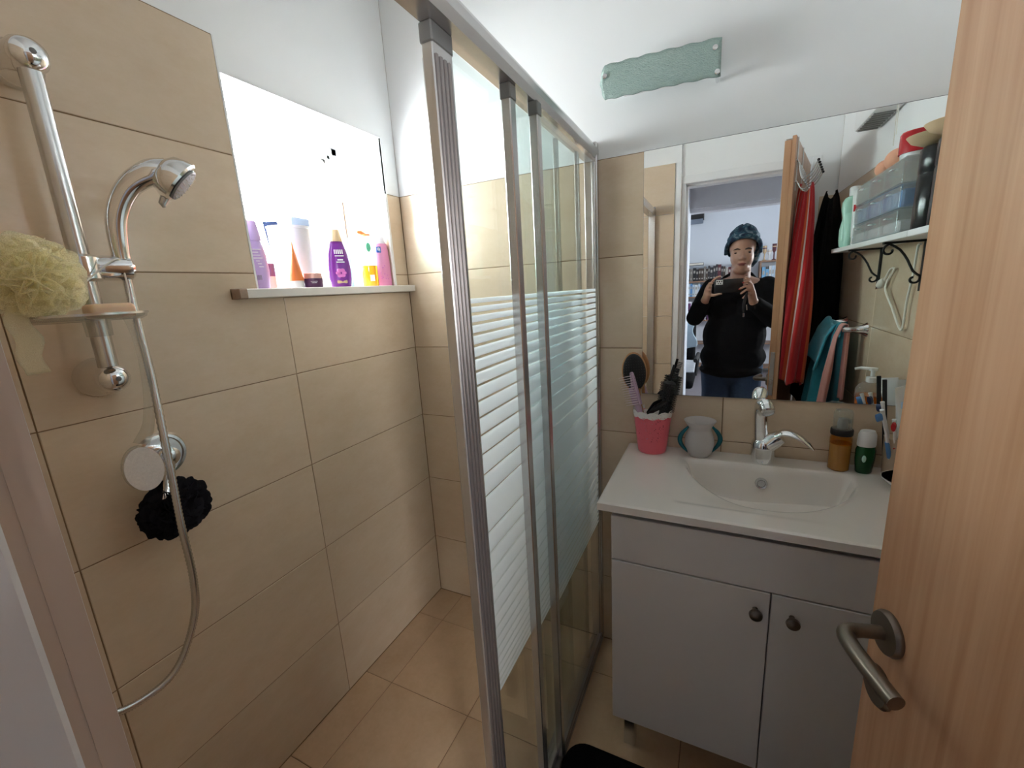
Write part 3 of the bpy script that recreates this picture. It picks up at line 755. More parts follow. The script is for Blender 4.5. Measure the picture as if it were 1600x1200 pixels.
# faucet
fa = thing('basin_faucet', 'chrome single-lever basin mixer with tall spout', 'faucet', (1.303, -0.050, BZ))
P(MB().lathe([(0, 0.0), (0.028, 0.0), (0.0295, 0.004), (0.031, 0.020), (0.0325, 0.045), (0.0315, 0.062), (0.024, 0.071), (0, 0.072)], 28, M=TR(1.303, -0.050, BZ+0.0005)), 'base_body', 'chrome', fa)
SPT = cat_rom([(1.297, -0.050, 0.905), (1.293, -0.052, 0.97), (1.291, -0.056, 1.008), (1.292, -0.066, 1.030), (1.296, -0.084, 1.036), (1.300, -0.098, 1.029)], 6)
sp_ = P(MB().tube(SPT, lerp_list([0.0190, 0.0188, 0.0185, 0.0195, 0.0195, 0.0185], len(SPT)), 20), 'spout', 'chrome', fa)
P(MB().tube([(1.2995, -0.096, 1.031), (1.302, -0.110, 1.022), (1.3025, -0.112, 1.0205)], [0.0192, 0.0182, 0.0145], 20), 'aerator', 'satin_chrome', sp_)
P(MB().tube([(1.306, -0.054, 0.902), (1.330, -0.058, 0.925), (1.345, -0.060, 0.937)], [0.026, 0.025, 0.020], 20), 'cartridge', 'chrome', fa)
LV = cat_rom([(1.335, -0.060, 0.940), (1.352, -0.066, 0.952), (1.378, -0.078, 0.950), (1.404, -0.092, 0.934), (1.420, -0.102, 0.918)], 6)
P(MB().tube(LV, lerp_list([0.021, 0.022, 0.016, 0.011, 0.004], len(LV)), 16, flat=((0,0,1), 0.45, 1.1)), 'lever', 'chrome', fa)

# ------------------------------------------------------------------ bathroom door (open, hinged beside the wall with the shelf)
DH = Vector((1.525, -1.408, 0.0)); DA = math.atan2(0.634, -0.145); DLEN = 0.650
DM = Matrix.Translation(DH) @ Matrix.Rotation(DA, 4, 'Z')
dr = thing('door_1', 'open orange-brown wooden bathroom door with lever handle', None, DH, (0, 0, DA), kind='structure')
MB().box(0.004, DLEN, -0.026, 0.0, 0.006, 1.930, 0.0015).build('door_leaf', 'door_wood', dr)
MB().box(0.004, DLEN+0.004, -0.041, -0.0265, 0.006, 1.943, 0.0015).build('rebate_panel', 'door_wood', dr)
MB().box(DLEN-0.001, DLEN+0.0015, -0.023, -0.005, 0.86, 1.06, 0.0005).box(DLEN, DLEN+0.010, -0.019, -0.009, 0.912, 0.932, 0.001).build('lock_plate', 'satin_chrome', dr)
LX = DLEN-0.042
def lever_set(side, parent):
    y0 = 0.0 if side > 0 else -0.041
    d = (0, side, 0)
    r = MB().lathe([(0, 0), (0.029, 0), (0.0295, 0.004), (0.027, 0.009), (0.012, 0.010), (0, 0.010)], 32, M=axis_M((LX, y0, 0.925), d)).build('rosette', 'bronze', parent, True)
    pts = cat_rom([(LX, y0+side*0.006, 0.925), (LX, y0+side*0.035, 0.925), (LX-0.004, y0+side*0.052, 0.925), (LX-0.018, y0+side*0.058, 0.924), (LX-0.058, y0+side*0.056, 0.922), (LX-0.104, y0+side*0.050, 0.920)], 7)
    MB().tube(pts, lerp_list([0.009, 0.009, 0.0105, 0.0105, 0.0105, 0.0098], len(pts)), 16).build('lever', 'bronze', r, True)
    MB().lathe([(0, 0), (0.028, 0), (0.0285, 0.004), (0.025, 0.008), (0, 0.008)], 32, M=axis_M((LX+0.004, y0, 0.835), d)).build('key_rosette', 'bronze', parent, True)
lever_set(1, dr)
for z in (0.25, 1.70):
    MB().tube([(0.0, -0.045, z-0.04), (0.0, -0.045, z+0.04)], 0.006, 12).build('hinge', 'satin_chrome', dr, True)
# hook rack on the back of the door
hk = thing('over_door_hook_rack', 'wire hook rack hung over the top of the bathroom door', 'hook rack', DH, (0, 0, DA))
for x in (0.40, 0.60):
    MB().box(x-0.009, x+0.009, -0.0445, -0.0425, 1.74, 1.9455).box(x-0.009, x+0.009, -0.0445, 0.002, 1.9440, 1.9458).box(x-0.009, x+0.009, 0.0006, 0.0022, 1.915, 1.9455).build('strap', 'steel_white', hk)
MB().tube([(0.34, -0.047, 1.77), (0.645, -0.047, 1.77)], 0.003, 8).build('cross_wire', 'satin_chrome', hk)
MB().tube([(0.34, -0.047, 1.85), (0.645, -0.047, 1.85)], 0.003, 8).build('cross_wire', 'satin_chrome', hk)
for k in range(6):
    x = 0.355+0.056*k
    h = MB().tube(cat_rom([(x, -0.050, 1.85), (x, -0.060, 1.80), (x, -0.072, 1.775), (x, -0.100, 1.800), (x, -0.118, 1.835)], 5), 0.0024, 8).build('hook', 'satin_chrome', hk, True)
    MB().ell((x, -0.119, 1.838), (0.0055, 0.0055, 0.0055), 10, 8).build('hook_tip', 'black', h, True)
    MB().tube(cat_rom([(x, -0.050, 1.77), (x, -0.062, 1.745), (x, -0.078, 1.735), (x, -0.088, 1.75)], 4), 0.0024, 8).build('hook', 'satin_chrome', hk, True)
stripe_cloth('red_stripe', [(0.0, (0.46, 0.012, 0.018)), (0.30, (0.52, 0.016, 0.016)), (0.52, (0.70, 0.60, 0.55)), (0.60, (0.62, 0.090, 0.025)), (0.76, (0.46, 0.012, 0.018))], 0, 4.0)
def bundle(cx_, cy_, rx0, rx1, ry0, ry1, ztop, L_, nf, amp, slant, twist=0.0):
    def fn(u, v):
        a = u*2*PI; e = min(1, v*1.8)**0.7; rx = rx0+(rx1-rx0)*e; ry = ry0+(ry1-ry0)*e
        f = 1+amp*math.sin(nf*a+2.2*v)*(0.3+0.7*e)+0.5*amp*math.sin((nf+4)*a-3*v)
        x = cx_+slant*v+rx*math.cos(a+twist*v)*f; y = cy_+ry*math.sin(a+twist*v)*f
        z = ztop-L_*v*(1-0.10*max(0, math.cos(a-0.7)))-0.02*math.cos(2*a)
        y = min(y, -0.046)
        return DM @ Vector((x, y, z))
    return fn
tag(sheet(bundle(0.545, -0.078, 0.030, 0.085, 0.022, 0.050, 1.752, 0.84, 6, 0.17, 0.035, 0.9), 90, 44, 0.003, 'hanging_towel', 'red_stripe'), 'red and orange striped towel hanging on the door hooks', 'towel')
tag(sheet(bundle(0.225, -0.150, 0.030, 0.100, 0.020, 0.085, 1.752, 1.06, 7, 0.14, -0.01), 70, 34, 0.003, 'hanging_robe', 'black_cloth'), 'black garment hanging behind the red striped towel', 'robe')

# ------------------------------------------------------------------ shelf wall
XS_ = XR-TD
sh = thing('wall_shelf', 'white wall shelf on black wrought-iron scroll brackets', 'shelf', (XS_, -0.32, 1.46))
P(MB().box(1.585, XS_-0.0005, -0.842, -0.008, 1.474, 1.490, 0.0015), 'shelf_board', 'white_plastic', sh, False)
def scroll(y):
    b = P(MB().box(XS_-0.006, XS_-0.0005, y-0.008, y+0.008, 1.33, 1.474).box(1.590, XS_-0.0005, y-0.008, y+0.008, 1.468, 1.474), 'bracket', 'black', sh, False)
    pts = []
    for k in range(26):
        a = k/25*1.6*PI; r = 0.017-0.011*k/25
        pts.append((1.606+r*math.cos(PI/2+a)*1.0, y, 1.450+r*math.sin(PI/2+a)))
    pts = list(reversed(pts))
    pts += [(1.630, y, 1.450), (1.650, y, 1.420), (1.665, y, 1.388)]
    for k in range(22):
        a = k/21*1.6*PI; r = 0.015-0.010*k/21
        pts.append((1.669+r*math.cos(0.6-a), y, 1.365+r*math.sin(0.6-a)))
    P(MB().tube(cat_rom(pts, 2), 0.0032, 8), 'scroll', 'black', b)
scroll(-0.58); scroll(-0.20)
ZS = 1.4905
# mint bottle
mb1 = thing('lotion_bottle', 'mint green wavy lotion bottle at the end of the wall shelf', 'bottle', (1.630, -0.760, ZS))
prof = [(0.0, 0), (0.030, 0), (0.037, 0.006), (0.040, 0.03), (0.041, 0.07), (0.035, 0.105), (0.033, 0.115), (0.040, 0.145), (0.039, 0.172), (0.030, 0.188), (0.016, 0.194), (0.0, 0.195)]
P(MB().lathe(prof, 28, M=TR(1.630, -0.760, ZS), sx=1.0, sy=0.62), 'bottle_body', 'mint', mb1)
P(MB().lathe([(0, 0.194), (0.019, 0.194), (0.020, 0.222), (0.016, 0.228), (0, 0.229)], 24, M=TR(1.630, -0.760, ZS)), 'cap', 'white_plastic', mb1)
pr_ = MB()
for k in range(6): pr_.box(1.628+0.004*(k % 2), 1.648, -0.7375, -0.7345, ZS+0.055+0.016*k, ZS+0.064+0.016*k)
P(pr_, 'print', 'dark_mint', mb1, False)
def squeeze_tube(name, loc, h, r, body, cap, label, rot=0.0, tilt=(0,0), bandcol=None, w=1.35):
    t = thing(name, label, 'tube', loc, (tilt[0], tilt[1], rot))
    MB().lathe([(0, 0), (r*0.82, 0), (r*0.88, 0.004), (r*0.88, h*0.16), (0, h*0.161)], 24).build('cap', cap, t, True)
    n = 24; vs = []; fs = []; rows = 9
    for j in range(rows):
        q = j/(rows-1)
        for k in range(n):
            a = 2*PI*k/n; fl = 1-0.93*q
            vs.append((r*(1+(w-1)*q)*math.cos(a), r*fl*math.sin(a), h*0.161+h*0.839*q))
    for j in range(rows-1):
        for k in range(n): fs.append((j*n+k, j*n+(k+1) % n, (j+1)*n+(k+1) % n, (j+1)*n+k))
    fs.append(tuple(range((rows-1)*n, rows*n)))
    b = MB().add(vs, fs).build('tube_body', body, t, True)
    if bandcol:
        MB().box(-r*0.8, r*0.8, -r*0.62, -r*0.50, h*0.62, h*0.74).build('printed_label', bandcol, b)
    return t
squeeze_tube('cream_tube', (1.625, -0.655, ZS), 0.20, 0.019, 'white_plastic', 'white_plastic', 'white cream tube with red label beside the drawer box', rot=-2.6, bandcol='red_plastic')
squeeze_tube('cream_tube', (1.607, -0.700, ZS), 0.125, 0.016, 'mint', 'mint', 'small pale green cream tube in front of the mint bottle', rot=-2.6)
# clear drawer organiser
og = thing('drawer_organiser', 'clear plastic mini drawer box full of blue packets on the wall shelf', 'organiser', (1.645, -0.39, ZS))
thin_glass('box_plastic', (0.94, 0.95, 0.96), 1.2, 0.08, haze=0.22)
OX0, OX1, OY0, OY1, OH = 1.608, 1.684, -0.625, -0.160, 0.205
fr = MB()
for z in (0.0, 0.066, 0.133, 0.200): fr.box(OX0, OX1, OY0, OY1, ZS+0.0006+z, ZS+0.0036+z)
fr.box(OX0, OX1, OY0, OY0+0.002, ZS+0.003, ZS+OH-0.004).box(OX0, OX1, OY1-0.002, OY1, ZS+0.003, ZS+OH-0.004).box(OX1-0.002, OX1, OY0, OY1, ZS+0.003, ZS+OH-0.004)
P(fr, 'case', 'box_plastic', og, False)
for r_i in range(3):
    for c_i in range(3):
        y0 = OY0+0.004+c_i*0.1530; y1 = y0+0.150; z0 = ZS+0.005+r_i*0.0665
        dw = P(MB().box(OX0-0.004, OX0-0.001, y0, y1, z0, z0+0.058, 0.001).box(OX0-0.001, OX1-0.01, y0, y1, z0, z0+0.0015), 'drawer', 'box_plastic', og, False)
        P(MB().box(OX0-0.012, OX0-0.0042, (y0+y1)/2-0.012, (y0+y1)/2+0.012, z0+0.044, z0+0.047), 'pull', 'white_plastic', dw, False)
        if r_i == 1:
            P(MB().box(OX0+0.004, OX1-0.02, y0+0.006, y1-0.006, z0+0.003, z0+0.050, 0.005), 'packet', 'blue_pack', dw, False)
            for q in (0.045, 0.100):
                P(MB().lathe([(0.012, 0), (0.0165, 0), (0.0165, 0.001), (0.012, 0.001), (0.012, 0)], 20, M=axis_M((OX0+0.0035, y0+q, z0+0.026), (-1,0,0))), 'packet_print', 'blue_print', dw, False)
        elif r_i == 0:
            P(MB().box(OX0+0.004, OX1-0.03, y0+0.008, y1-0.010, z0+0.003, z0+0.035, 0.005), 'packet', 'white_plastic', dw, False)
tin = thing('toiletry_canister', 'tall glossy black canister next to the drawer box', 'canister', (1.645, -0.056, ZS))
P(MB().lathe([(0, 0), (0.038, 0), (0.040, 0.004), (0.040, 0.13), (0.0385, 0.132), (0.0385, 0.136), (0.040, 0.138), (0.040, 0.190), (0.035, 0.198), (0, 0.199)], 32, M=TR(1.645, -0.056, ZS)), 'canister_body', 'black_gloss', tin)
ZT_ = ZS+0.2045
for i, (y, x, r) in enumerate(((-0.475, 1.642, 0.029), (-0.370, 1.644, 0.034))):
    mbp = MB().ell((x, y, ZT_+r*0.92), (r*0.95, r*1.12, r*0.92), 24, 14)
    tag(mbp.build('bath_sponge', 'peach', None, True), ('smaller' if i == 0 else 'larger') + ' round peach sponge on top of the drawer box', 'sponge', 'peach sponges on the drawer box')
jr = thing('red_lid_jar', 'jar with a bright red lid on top of the drawer box', 'jar', (1.644, -0.215, ZT_))
P(MB().lathe([(0, 0), (0.036, 0), (0.037, 0.012), (0, 0.0125)], 28, M=TR(1.644, -0.215, ZT_)), 'jar_body', 'white_plastic', jr)
P(MB().lathe([(0, 0.0125), (0.041, 0.0125), (0.041, 0.062), (0.037, 0.068), (0, 0.0685)], 28, M=TR(1.644, -0.215, ZT_)), 'lid', 'red_plastic', jr)
bw = MB().lathe([(0, 0.0), (0.022, 0.001), (0.045, 0.012), (0.055, 0.026), (0.052, 0.027), (0.042, 0.016), (0, 0.006)], 28, M=TR(1.630, -0.060, ZS+0.2005))
tag(bw.build('wooden_bowl', 'pale_wood', None, True), 'shallow pale wooden bowl on top of the black canister', 'bowl')
# cable with plug below the shelf
cb = thing('power_cable', 'white power cable with plug looped over the shelf bracket', 'cable', (XS_, -0.4, 1.3))
P(MB().tube(cat_rom([(1.675, -0.470, 1.36), (1.676, -0.425, 1.395), (1.678, -0.40, 1.392), (1.674, -0.445, 1.335), (1.676, -0.36, 1.27), (1.678, -0.285, 1.215), (1.679, -0.262, 1.222), (1.678, -0.255, 1.30), (1.678, -0.235, 1.38), (1.679, -0.232, 1.455), (1.679, -0.215, 1.462)], 7), 0.0034, 8), 'cord', 'cable_white', cb)
pg_ = P(MB().tube([(1.675, -0.468, 1.362), (1.674, -0.482, 1.352), (1.673, -0.500, 1.342)], [0.008, 0.014, 0.012], 14), 'plug', 'cable_white', cb)
P(MB().tube([(1.676, -0.500, 1.342), (1.675, -0.516, 1.334)], 0.002, 8).tube([(1.668, -0.500, 1.338), (1.667, -0.516, 1.330)], 0.002, 8), 'pins', 'satin_chrome', pg_)

# towel rail and two towels
tr_ = thing('towel_rail', 'short chrome towel rail with flared wall post', 'towel rail', (XS_, -0.8, 1.172))
for y in (-0.640, -0.945):
    P(MB().lathe([(0, 0), (0.026, 0), (0.027, 0.004), (0.018, 0.018), (0.0115, 0.045), (0.0105, 0.075), (0.008, 0.079), (0, 0.08)], 24, M=axis_M((XS_-0.0005, y, 1.172), (-1,0,0))), 'post', 'chrome', tr_)
P(MB().tube([(1.624, -0.640, 1.172), (1.624, -0.945, 1.172)], 0.007, 14), 'bar', 'chrome', tr_)
mat('teal_towel', (0.045, 0.36, 0.47), 0.98, var=0.25, scale=40, bump=0.8, bscale=450, sheen=0.3)
mat('pink_towel', (0.72, 0.36, 0.32), 0.95, var=0.08, scale=30, bump=0.5, bscale=450, sheen=0.2)
def drape(yc, wd, z0, front, back, folds, amp, flare, lean):
    def fn(u, v):
        L = front+back; s = v*L; y = yc+(u-0.5)*wd
        if s < front:
            d = (front-s); x = 1.6125-0.012-amp*math.sin(u*folds*PI)*min(1, d*5)-lean*d; z = z0-d
        else:
            d = s-front; x = 1.636+0.006*math.sin(u*folds*PI+1); z = z0-d
        if abs(s-front) < 0.03:
            q = (s-front)/0.03; x = 1.624+0.014*q if abs(q) < 1 else x; z = z0+0.010*(1-q*q)-0.0
        y += (u-0.5)*flare*max(0, z0-z) 
        return (x, y, z)
    return fn
tag(sheet(drape(-0.832, 0.20, 1.181, 0.50, 0.38, 4.0, 0.026, 0.08, 0.10), 40, 70, 0.005, 'draped_towel', 'teal_towel'), 'teal towel bunched over the chrome towel rail', 'towel')
tag(sheet(drape(-0.680, 0.052, 1.184, 0.42, 0.30, 3.0, 0.012, 0.05, 0.09), 24, 60, 0.004, 'draped_towel', 'pink_towel'), 'narrow pink towel on the towel rail beside the teal one', 'towel')
_top = drape(-0.825, 0.170, 1.192, 0.150, 0.06, 2.5, 0.022, 0.35, 0.22)
def fold_pt(u, v):
    x, y, z = _top(u, v); return (x-0.012-0.012*math.sin(PI*u), y, z+0.010*math.sin(PI*u*2)-0.05*u*(1-v))
fo = sheet(fold_pt, 24, 30, 0.006, 'turned_fold', 'teal_towel', bpy.data.objects['draped_towel'])

# heater / fan grille high on the shelf wall
ht = thing('wall_heater', 'white wall fan heater with slatted grille and hanging cords', 'heater', (XS_, -0.64, 1.93))
P(MB().box(1.610, XS_-0.0005, -0.80, -0.48, 1.92, 2.08, 0.012, seg=2), 'heater_body', 'white_plastic', ht)
for k in range(8):
    P(MB().box(1.618, XS_-0.012, -0.775+0.027*k, -0.762+0.027*k, 1.9165, 1.9215), 'grille_slat', 'plastic_grey', ht, False)
for y, l in ((-0.50, 0.13), (-0.485, 0.10)):
    P(MB().tube([(1.66, y, 1.922), (1.661, y+0.003, 1.922-l)], 0.0012, 6), 'pull_cord', 'cable_white', ht)

# ------------------------------------------------------------------ things on the washbasin
ZB = BZ+0.0006
def thing_lathe(name, label, cat, loc, parts, n=28, sx=1.0, sy=1.0, rz=0.0, group=None):
    t = thing(name, label, cat, loc, (0, 0, rz), group)
    for pn, pm, prof in parts: MB().lathe(prof, n, sx=sx, sy=sy).build(pn, pm, t, True)
    return t
# pink lace pot
PX, PY = 0.983, -0.050
m_, nt_, b_ = _new('pink_lace'); N_ = nt_.nodes; L_ = nt_.links; MATS['pink_lace'] = m_
b_.inputs['Base Color'].default_value = (0.86, 0.155, 0.205, 1); b_.inputs['Roughness'].default_value = 0.4
tc = N_.new('ShaderNodeTexCoord'); vo = N_.new('ShaderNodeTexVoronoi'); vo.inputs['Scale'].default_value = 210
sx_ = N_.new('ShaderNodeSeparateXYZ'); L_.new(tc.outputs['Object'], vo.inputs['Vector']); L_.new(tc.outputs['Object'], sx_.inputs[0])
def nm(op, a, b=None):
    n = N_.new('ShaderNodeMath'); n.operation = op
    for i, q in enumerate((a, b)):
        if q is None: continue
        if isinstance(q, (int, float)): n.inputs[i].default_value = q
        else: L_.new(q, n.inputs[i])
    return n.outputs[0]
hole = nm('MULTIPLY', nm('LESS_THAN', vo.outputs['Distance'], 0.34), nm('MULTIPLY', nm('GREATER_THAN', sx_.outputs['Z'], 0.040), nm('LESS_THAN', sx_.outputs['Z'], 0.128)))
tb = N_.new('ShaderNodeBsdfTransparent'); mxs = N_.new('ShaderNodeMixShader'); L_.new(hole, mxs.inputs[0]); L_.new(b_.outputs[0], mxs.inputs[1]); L_.new(tb.outputs[0], mxs.inputs[2])
L_.new(mxs.outputs[0], N_['Material Output'].inputs[0])
m2_, nt2_, b2_ = _new('pierced_white'); MATS['pierced_white'] = m2_; N2 = nt2_.nodes; L2 = nt2_.links
b2_.inputs['Base Color'].default_value = (0.80, 0.76, 0.72, 1); b2_.inputs['Roughness'].default_value = 0.5
tc2 = N2.new('ShaderNodeTexCoord'); vo2 = N2.new('ShaderNodeTexVoronoi'); vo2.inputs['Scale'].default_value = 240; L2.new(tc2.outputs['Object'], vo2.inputs['Vector'])
lt2 = N2.new('ShaderNodeMath'); lt2.operation = 'LESS_THAN'; lt2.inputs[1].default_value = 0.30; L2.new(vo2.outputs['Distance'], lt2.inputs[0])
tb2 = N2.new('ShaderNodeBsdfTransparent'); mx2 = N2.new('ShaderNodeMixShader'); L2.new(lt2.outputs[0], mx2.inputs[0]); L2.new(b2_.outputs[0], mx2.inputs[1]); L2.new(tb2.outputs[0], mx2.inputs[2])
L2.new(mx2.outputs[0], N2['Material Output'].inputs[0])
pot = thing('lace_pot', 'pink lace-patterned pot with white scalloped rim holding hairbrushes', 'pot', (PX, PY, ZB))
MB().lathe([(0, 0), (0.043, 0), (0.045, 0.004), (0.0595, 0.128), (0.0575, 0.128), (0.043, 0.006), (0, 0.005)], 48).build('pot_wall', 'pink_lace', pot, True)
def scal(r, z, a):
    if z > 0.1355: z += 0.0055*abs(math.sin(5.5*a))
    elif z < 0.1285: z -= 0.0045*abs(math.sin(5.5*a))
    return r, z
rm = MB().lathe([(0.0602, 0.126), (0.0608, 0.132), (0.0616, 0.140), (0.0600, 0.140), (0.0592, 0.132), (0.0586, 0.126), (0.0602, 0.126)], 88, mod=scal).build('scalloped_rim', 'pierced_white', pot, True)
lh = MB()
for k in range(11):
    for q in range(-2, 3):
        a = (k+0.5)*2*PI/11+q*0.075
        lh.ell((0.0614*math.cos(a), 0.0614*math.sin(a), 0.1365-0.0008*q*q), (0.0009, 0.0009, 0.0013), 6, 4)
tag(lh.build('lace_beads', 'lace_white', rm, True), kind='stuff')
# wooden paddle brush with black pad
pb = thing('paddle_brush', 'round wooden paddle brush with black pad standing in the pink pot', 'hairbrush', (PX-0.035, PY-0.008, ZB+0.01), (math.radians(-3), math.radians(-5), 0.18))
MB().tube(cat_rom([(0.02, 0, 0.0), (0.014, 0, 0.08), (0.004, 0, 0.16), (0, 0, 0.20)], 6), lerp_list([0.008, 0.009, 0.009, 0.014], 19), 14, flat=((0,1,0), 0.7, 1.1)).build('handle', 'brush_wood', pb, True)
MB().ell((0, 0.004, 0.255), (0.040, 0.010, 0.066), 32, 18).build('paddle', 'brush_wood', pb, True)
MB().ell((0, -0.003, 0.255), (0.0365, 0.009, 0.061), 30, 16).build('pad', 'black', pb, True)
br_ = MB()
for i in range(-4, 5):
    for j in range(-6, 7):
        x = i*0.0078; z = j*0.0088
        if (x/0.034)**2+(z/0.058)**2 < 1: br_.tube([(x, -0.008, 0.255+z), (x*1.03, -0.020, 0.255+z*1.02)], 0.0009, 5)
tag(br_.build('bristles', 'black', pb), kind='stuff')
# lilac detangling brush
lb = thing('detangling_brush', 'lilac and pink brush with rows of pale bristles leaning out of the pink pot', 'hairbrush', (PX-0.018, PY-0.032, ZB+0.048), (math.radians(6), math.radians(-17), -0.75))
MB().box(-0.021, 0.021, 0.0, 0.014, 0.112, 0.225, 0.006, seg=2).build('brush_back', 'lilac', lb, True)
MB().tube([(0, 0.007, -0.030), (0, 0.007, 0.06), (0, 0.007, 0.118)], [0.006, 0.009, 0.013], 14, flat=((0,1,0), 0.6, 1.2)).build('handle', 'lilac', lb, True)
br_ = MB()
for i in range(6):
    for j in range(13):
        x = -0.016+0.0064*i; z = 0.118+0.0078*j
        br_.tube([(x, 0.0, z), (x*1.15, -0.024, z+0.002)], [0.0012, 0.0007], 5)
tag(br_.build('bristles', 'bristle_pink', lb), kind='stuff')
# black round brush
rb = thing('round_brush', 'black spiky round hairbrush standing in the pink pot', 'hairbrush', (PX+0.018, PY-0.004, ZB+0.010), (math.radians(2), math.radians(9), 0))
MB().tube([(0, 0, 0.0), (0, 0, 0.13)], [0.007, 0.010], 14).build('handle', 'black_gloss', rb, True)
MB().tube([(0, 0, 0.125), (0, 0, 0.13), (0, 0, 0.228), (0, 0, 0.234)], [0.011, 0.017, 0.017, 0.010], 18).build('barrel', 'black', rb, True)
br_ = MB()
for k in range(18):
    for j in range(12):
        a = 2*PI*(k+0.5*(j % 2))/18; z = 0.136+0.0080*j
        br_.tube([(0.016*math.cos(a), 0.016*math.sin(a), z), (0.029*math.cos(a), 0.029*math.sin(a), z+0.001)], 0.0010, 4)
tag(br_.build('bristles', 'black', rb), kind='stuff')
# black comb
cmb = thing('tail_comb', 'thin black toothed comb sticking out highest beside the spiky brush', 'comb', (PX-0.006, PY-0.012, ZB+0.010), (0, math.radians(14), 0))
cm = MB().box(-0.004, 0.004, -0.0015, 0.0015, 0.0, 0.292, 0.001).build('spine', 'black_gloss', cmb)
te = MB()
for k in range(26): te.box(0.003, 0.019, -0.001, 0.001, 0.150+0.0052*k, 0.1526+0.0052*k)
tag(te.build('teeth', 'black', cmb), kind='stuff')
clp = thing('hair_claw_clip', 'black hair claw clip gripping the pot rim among the brushes', 'hair clip', (PX+0.012, PY-0.034, ZB+0.135), (0.2, 0.1, 0.4))
for s_ in (-1, 1):
    MB().tube(cat_rom([(-0.024, s_*0.004, 0.0), (0.0, s_*0.010, 0.030), (0.026, s_*0.006, 0.052)], 6), lerp_list([0.004, 0.010, 0.005], 13), 10, flat=((0,1,0), 0.4, 1.2)).build('jaw', 'black_gloss', clp, True)
MB().tube([(0.020, -0.008, 0.050), (0.020, 0.008, 0.050)], 0.0045, 10).build('spring', 'black', clp, True)

# frosted tumbler with teal crescents
ft = thing('frosted_tumbler', 'frosted round tumbler with flared rim and two teal crescent arms', 'tumbler', (1.127, -0.052, ZB), (0, 0, 0.25))
MB().lathe([(0, 0), (0.028, 0), (0.037, 0.012), (0.043, 0.036), (0.0425, 0.058), (0.036, 0.080), (0.033, 0.090), (0.037, 0.100), (0.047, 0.116), (0.045, 0.116), (0.035, 0.101), (0.031, 0.090), (0.034, 0.080), (0.040, 0.058), (0.041, 0.036), (0.035, 0.014), (0, 0.004)], 40).build('glass_body', 'frosted', ft, True)
for s_ in (-1, 1):
    pts = [(s_*(0.034+0.026*math.sin(PI*(k/14))), -0.006, 0.012+0.086*k/14) for k in range(15)]
    MB().tube(pts, [0.003+0.0042*math.sin(PI*k/14) for k in range(15)], 12).build('crescent_arm', 'teal', ft, True)

# amber foam soap
thin_glass('amber_plastic', (0.96, 0.78, 0.45), 1.0, 0.06)
mat('amber_liquid', (0.50, 0.23, 0.045), 0.12, var=0.05, trans=0.25, coat=0.3)
fb = thing('foam_soap_bottle', 'amber foam soap bottle with black collar and clear cap', 'bottle', (1.490, -0.046, ZB))
MB().lathe([(0, 0), (0.022, 0), (0.025, 0.003), (0.0255, 0.078), (0, 0.0782)], 28).build('liquid', 'amber_liquid', fb, True)
MB().lathe([(0.0258, 0.076), (0.0258, 0.092), (0.024, 0.099), (0.022, 0.104), (0.021, 0.100), (0.0238, 0.09), (0.0238, 0.076)], 28).build('shoulder', 'amber_plastic', fb, True)
MB().lathe([(0, 0.103), (0.0255, 0.103), (0.0262, 0.106), (0.0262, 0.118), (0.0245, 0.121), (0, 0.1212)], 28).build('collar', 'black', fb, True)
pu = MB().lathe([(0, 0.1213), (0.012, 0.1213), (0.013, 0.135), (0.010, 0.150), (0, 0.151)], 20).box(0.0, 0.018, -0.006, 0.006, 0.137, 0.149, 0.002).build('pump', 'plastic_grey', fb, True)
MB().lathe([(0.0225, 0.1213), (0.0225, 0.165), (0.019, 0.174), (0.0, 0.177), (0.0, 0.1755), (0.018, 0.1725), (0.0210, 0.164), (0.0210, 0.1213), (0.0225, 0.1213)], 28).build('clear_cap', 'clear_plastic', fb, True)
# green roll-on
gr_ = thing('green_bottle', 'small dark green bottle with a white cap next to the foam soap', 'bottle', (1.546, -0.052, ZB), (0, 0, 0.3))
mat('green_plastic', (0.008, 0.075, 0.022), 0.22, var=0.1)
MB().lathe([(0, 0), (0.018, 0), (0.020, 0.003), (0.0235, 0.04), (0.024, 0.066), (0.019, 0.082), (0, 0.0822)], 28, sy=0.75).build('bottle_body', 'green_plastic', gr_, True)
MB().lathe([(0, 0.0805), (0.0215, 0.0775), (0.0225, 0.082), (0.0215, 0.110), (0.017, 0.121), (0.0, 0.123)], 28, sy=0.78).build('cap', 'white_plastic', gr_, True)
MB().ell((-0.010, -0.0145, 0.045), (0.006, 0.003, 0.011), 14, 10).build('leaf_print', 'mint', gr_, True)
# blue patterned soap dish
m_, nt_, b_ = _new('blue_pattern'); N_ = nt_.nodes; L_ = nt_.links; MATS['blue_pattern'] = m_
tc = N_.new('ShaderNodeTexCoord'); wv = N_.new('ShaderNodeTexWave'); wv.wave_type = 'RINGS'; wv.inputs['Scale'].default_value = 22; wv.inputs['Distortion'].default_value = 14; wv.inputs['Detail'].default_value = 3
L_.new(tc.outputs['Object'], wv.inputs['Vector'])
rp = N_.new('ShaderNodeValToRGB'); rp.color_ramp.elements[0].position = 0.62; rp.color_ramp.elements[0].color = (0.012, 0.02, 0.075, 1); rp.color_ramp.elements[1].position = 0.72; rp.color_ramp.elements[1].color = (0.35, 0.38, 0.5, 1)
L_.new(wv.outputs['Fac'], rp.inputs[0]); L_.new(rp.outputs[0], b_.inputs['Base Color']); b_.inputs['Roughness'].default_value = 0.15
sd = thing('soap_dish', 'small white dish painted inside with dark blue ornament', 'soap dish', (1.618, -0.142, ZB))
MB().lathe([(0, 0), (0.026, 0), (0.030, 0.003), (0.046, 0.014), (0.058, 0.026), (0.0585, 0.028), (0.0565, 0.028)], 40).build('dish', 'ceramic', sd, True)
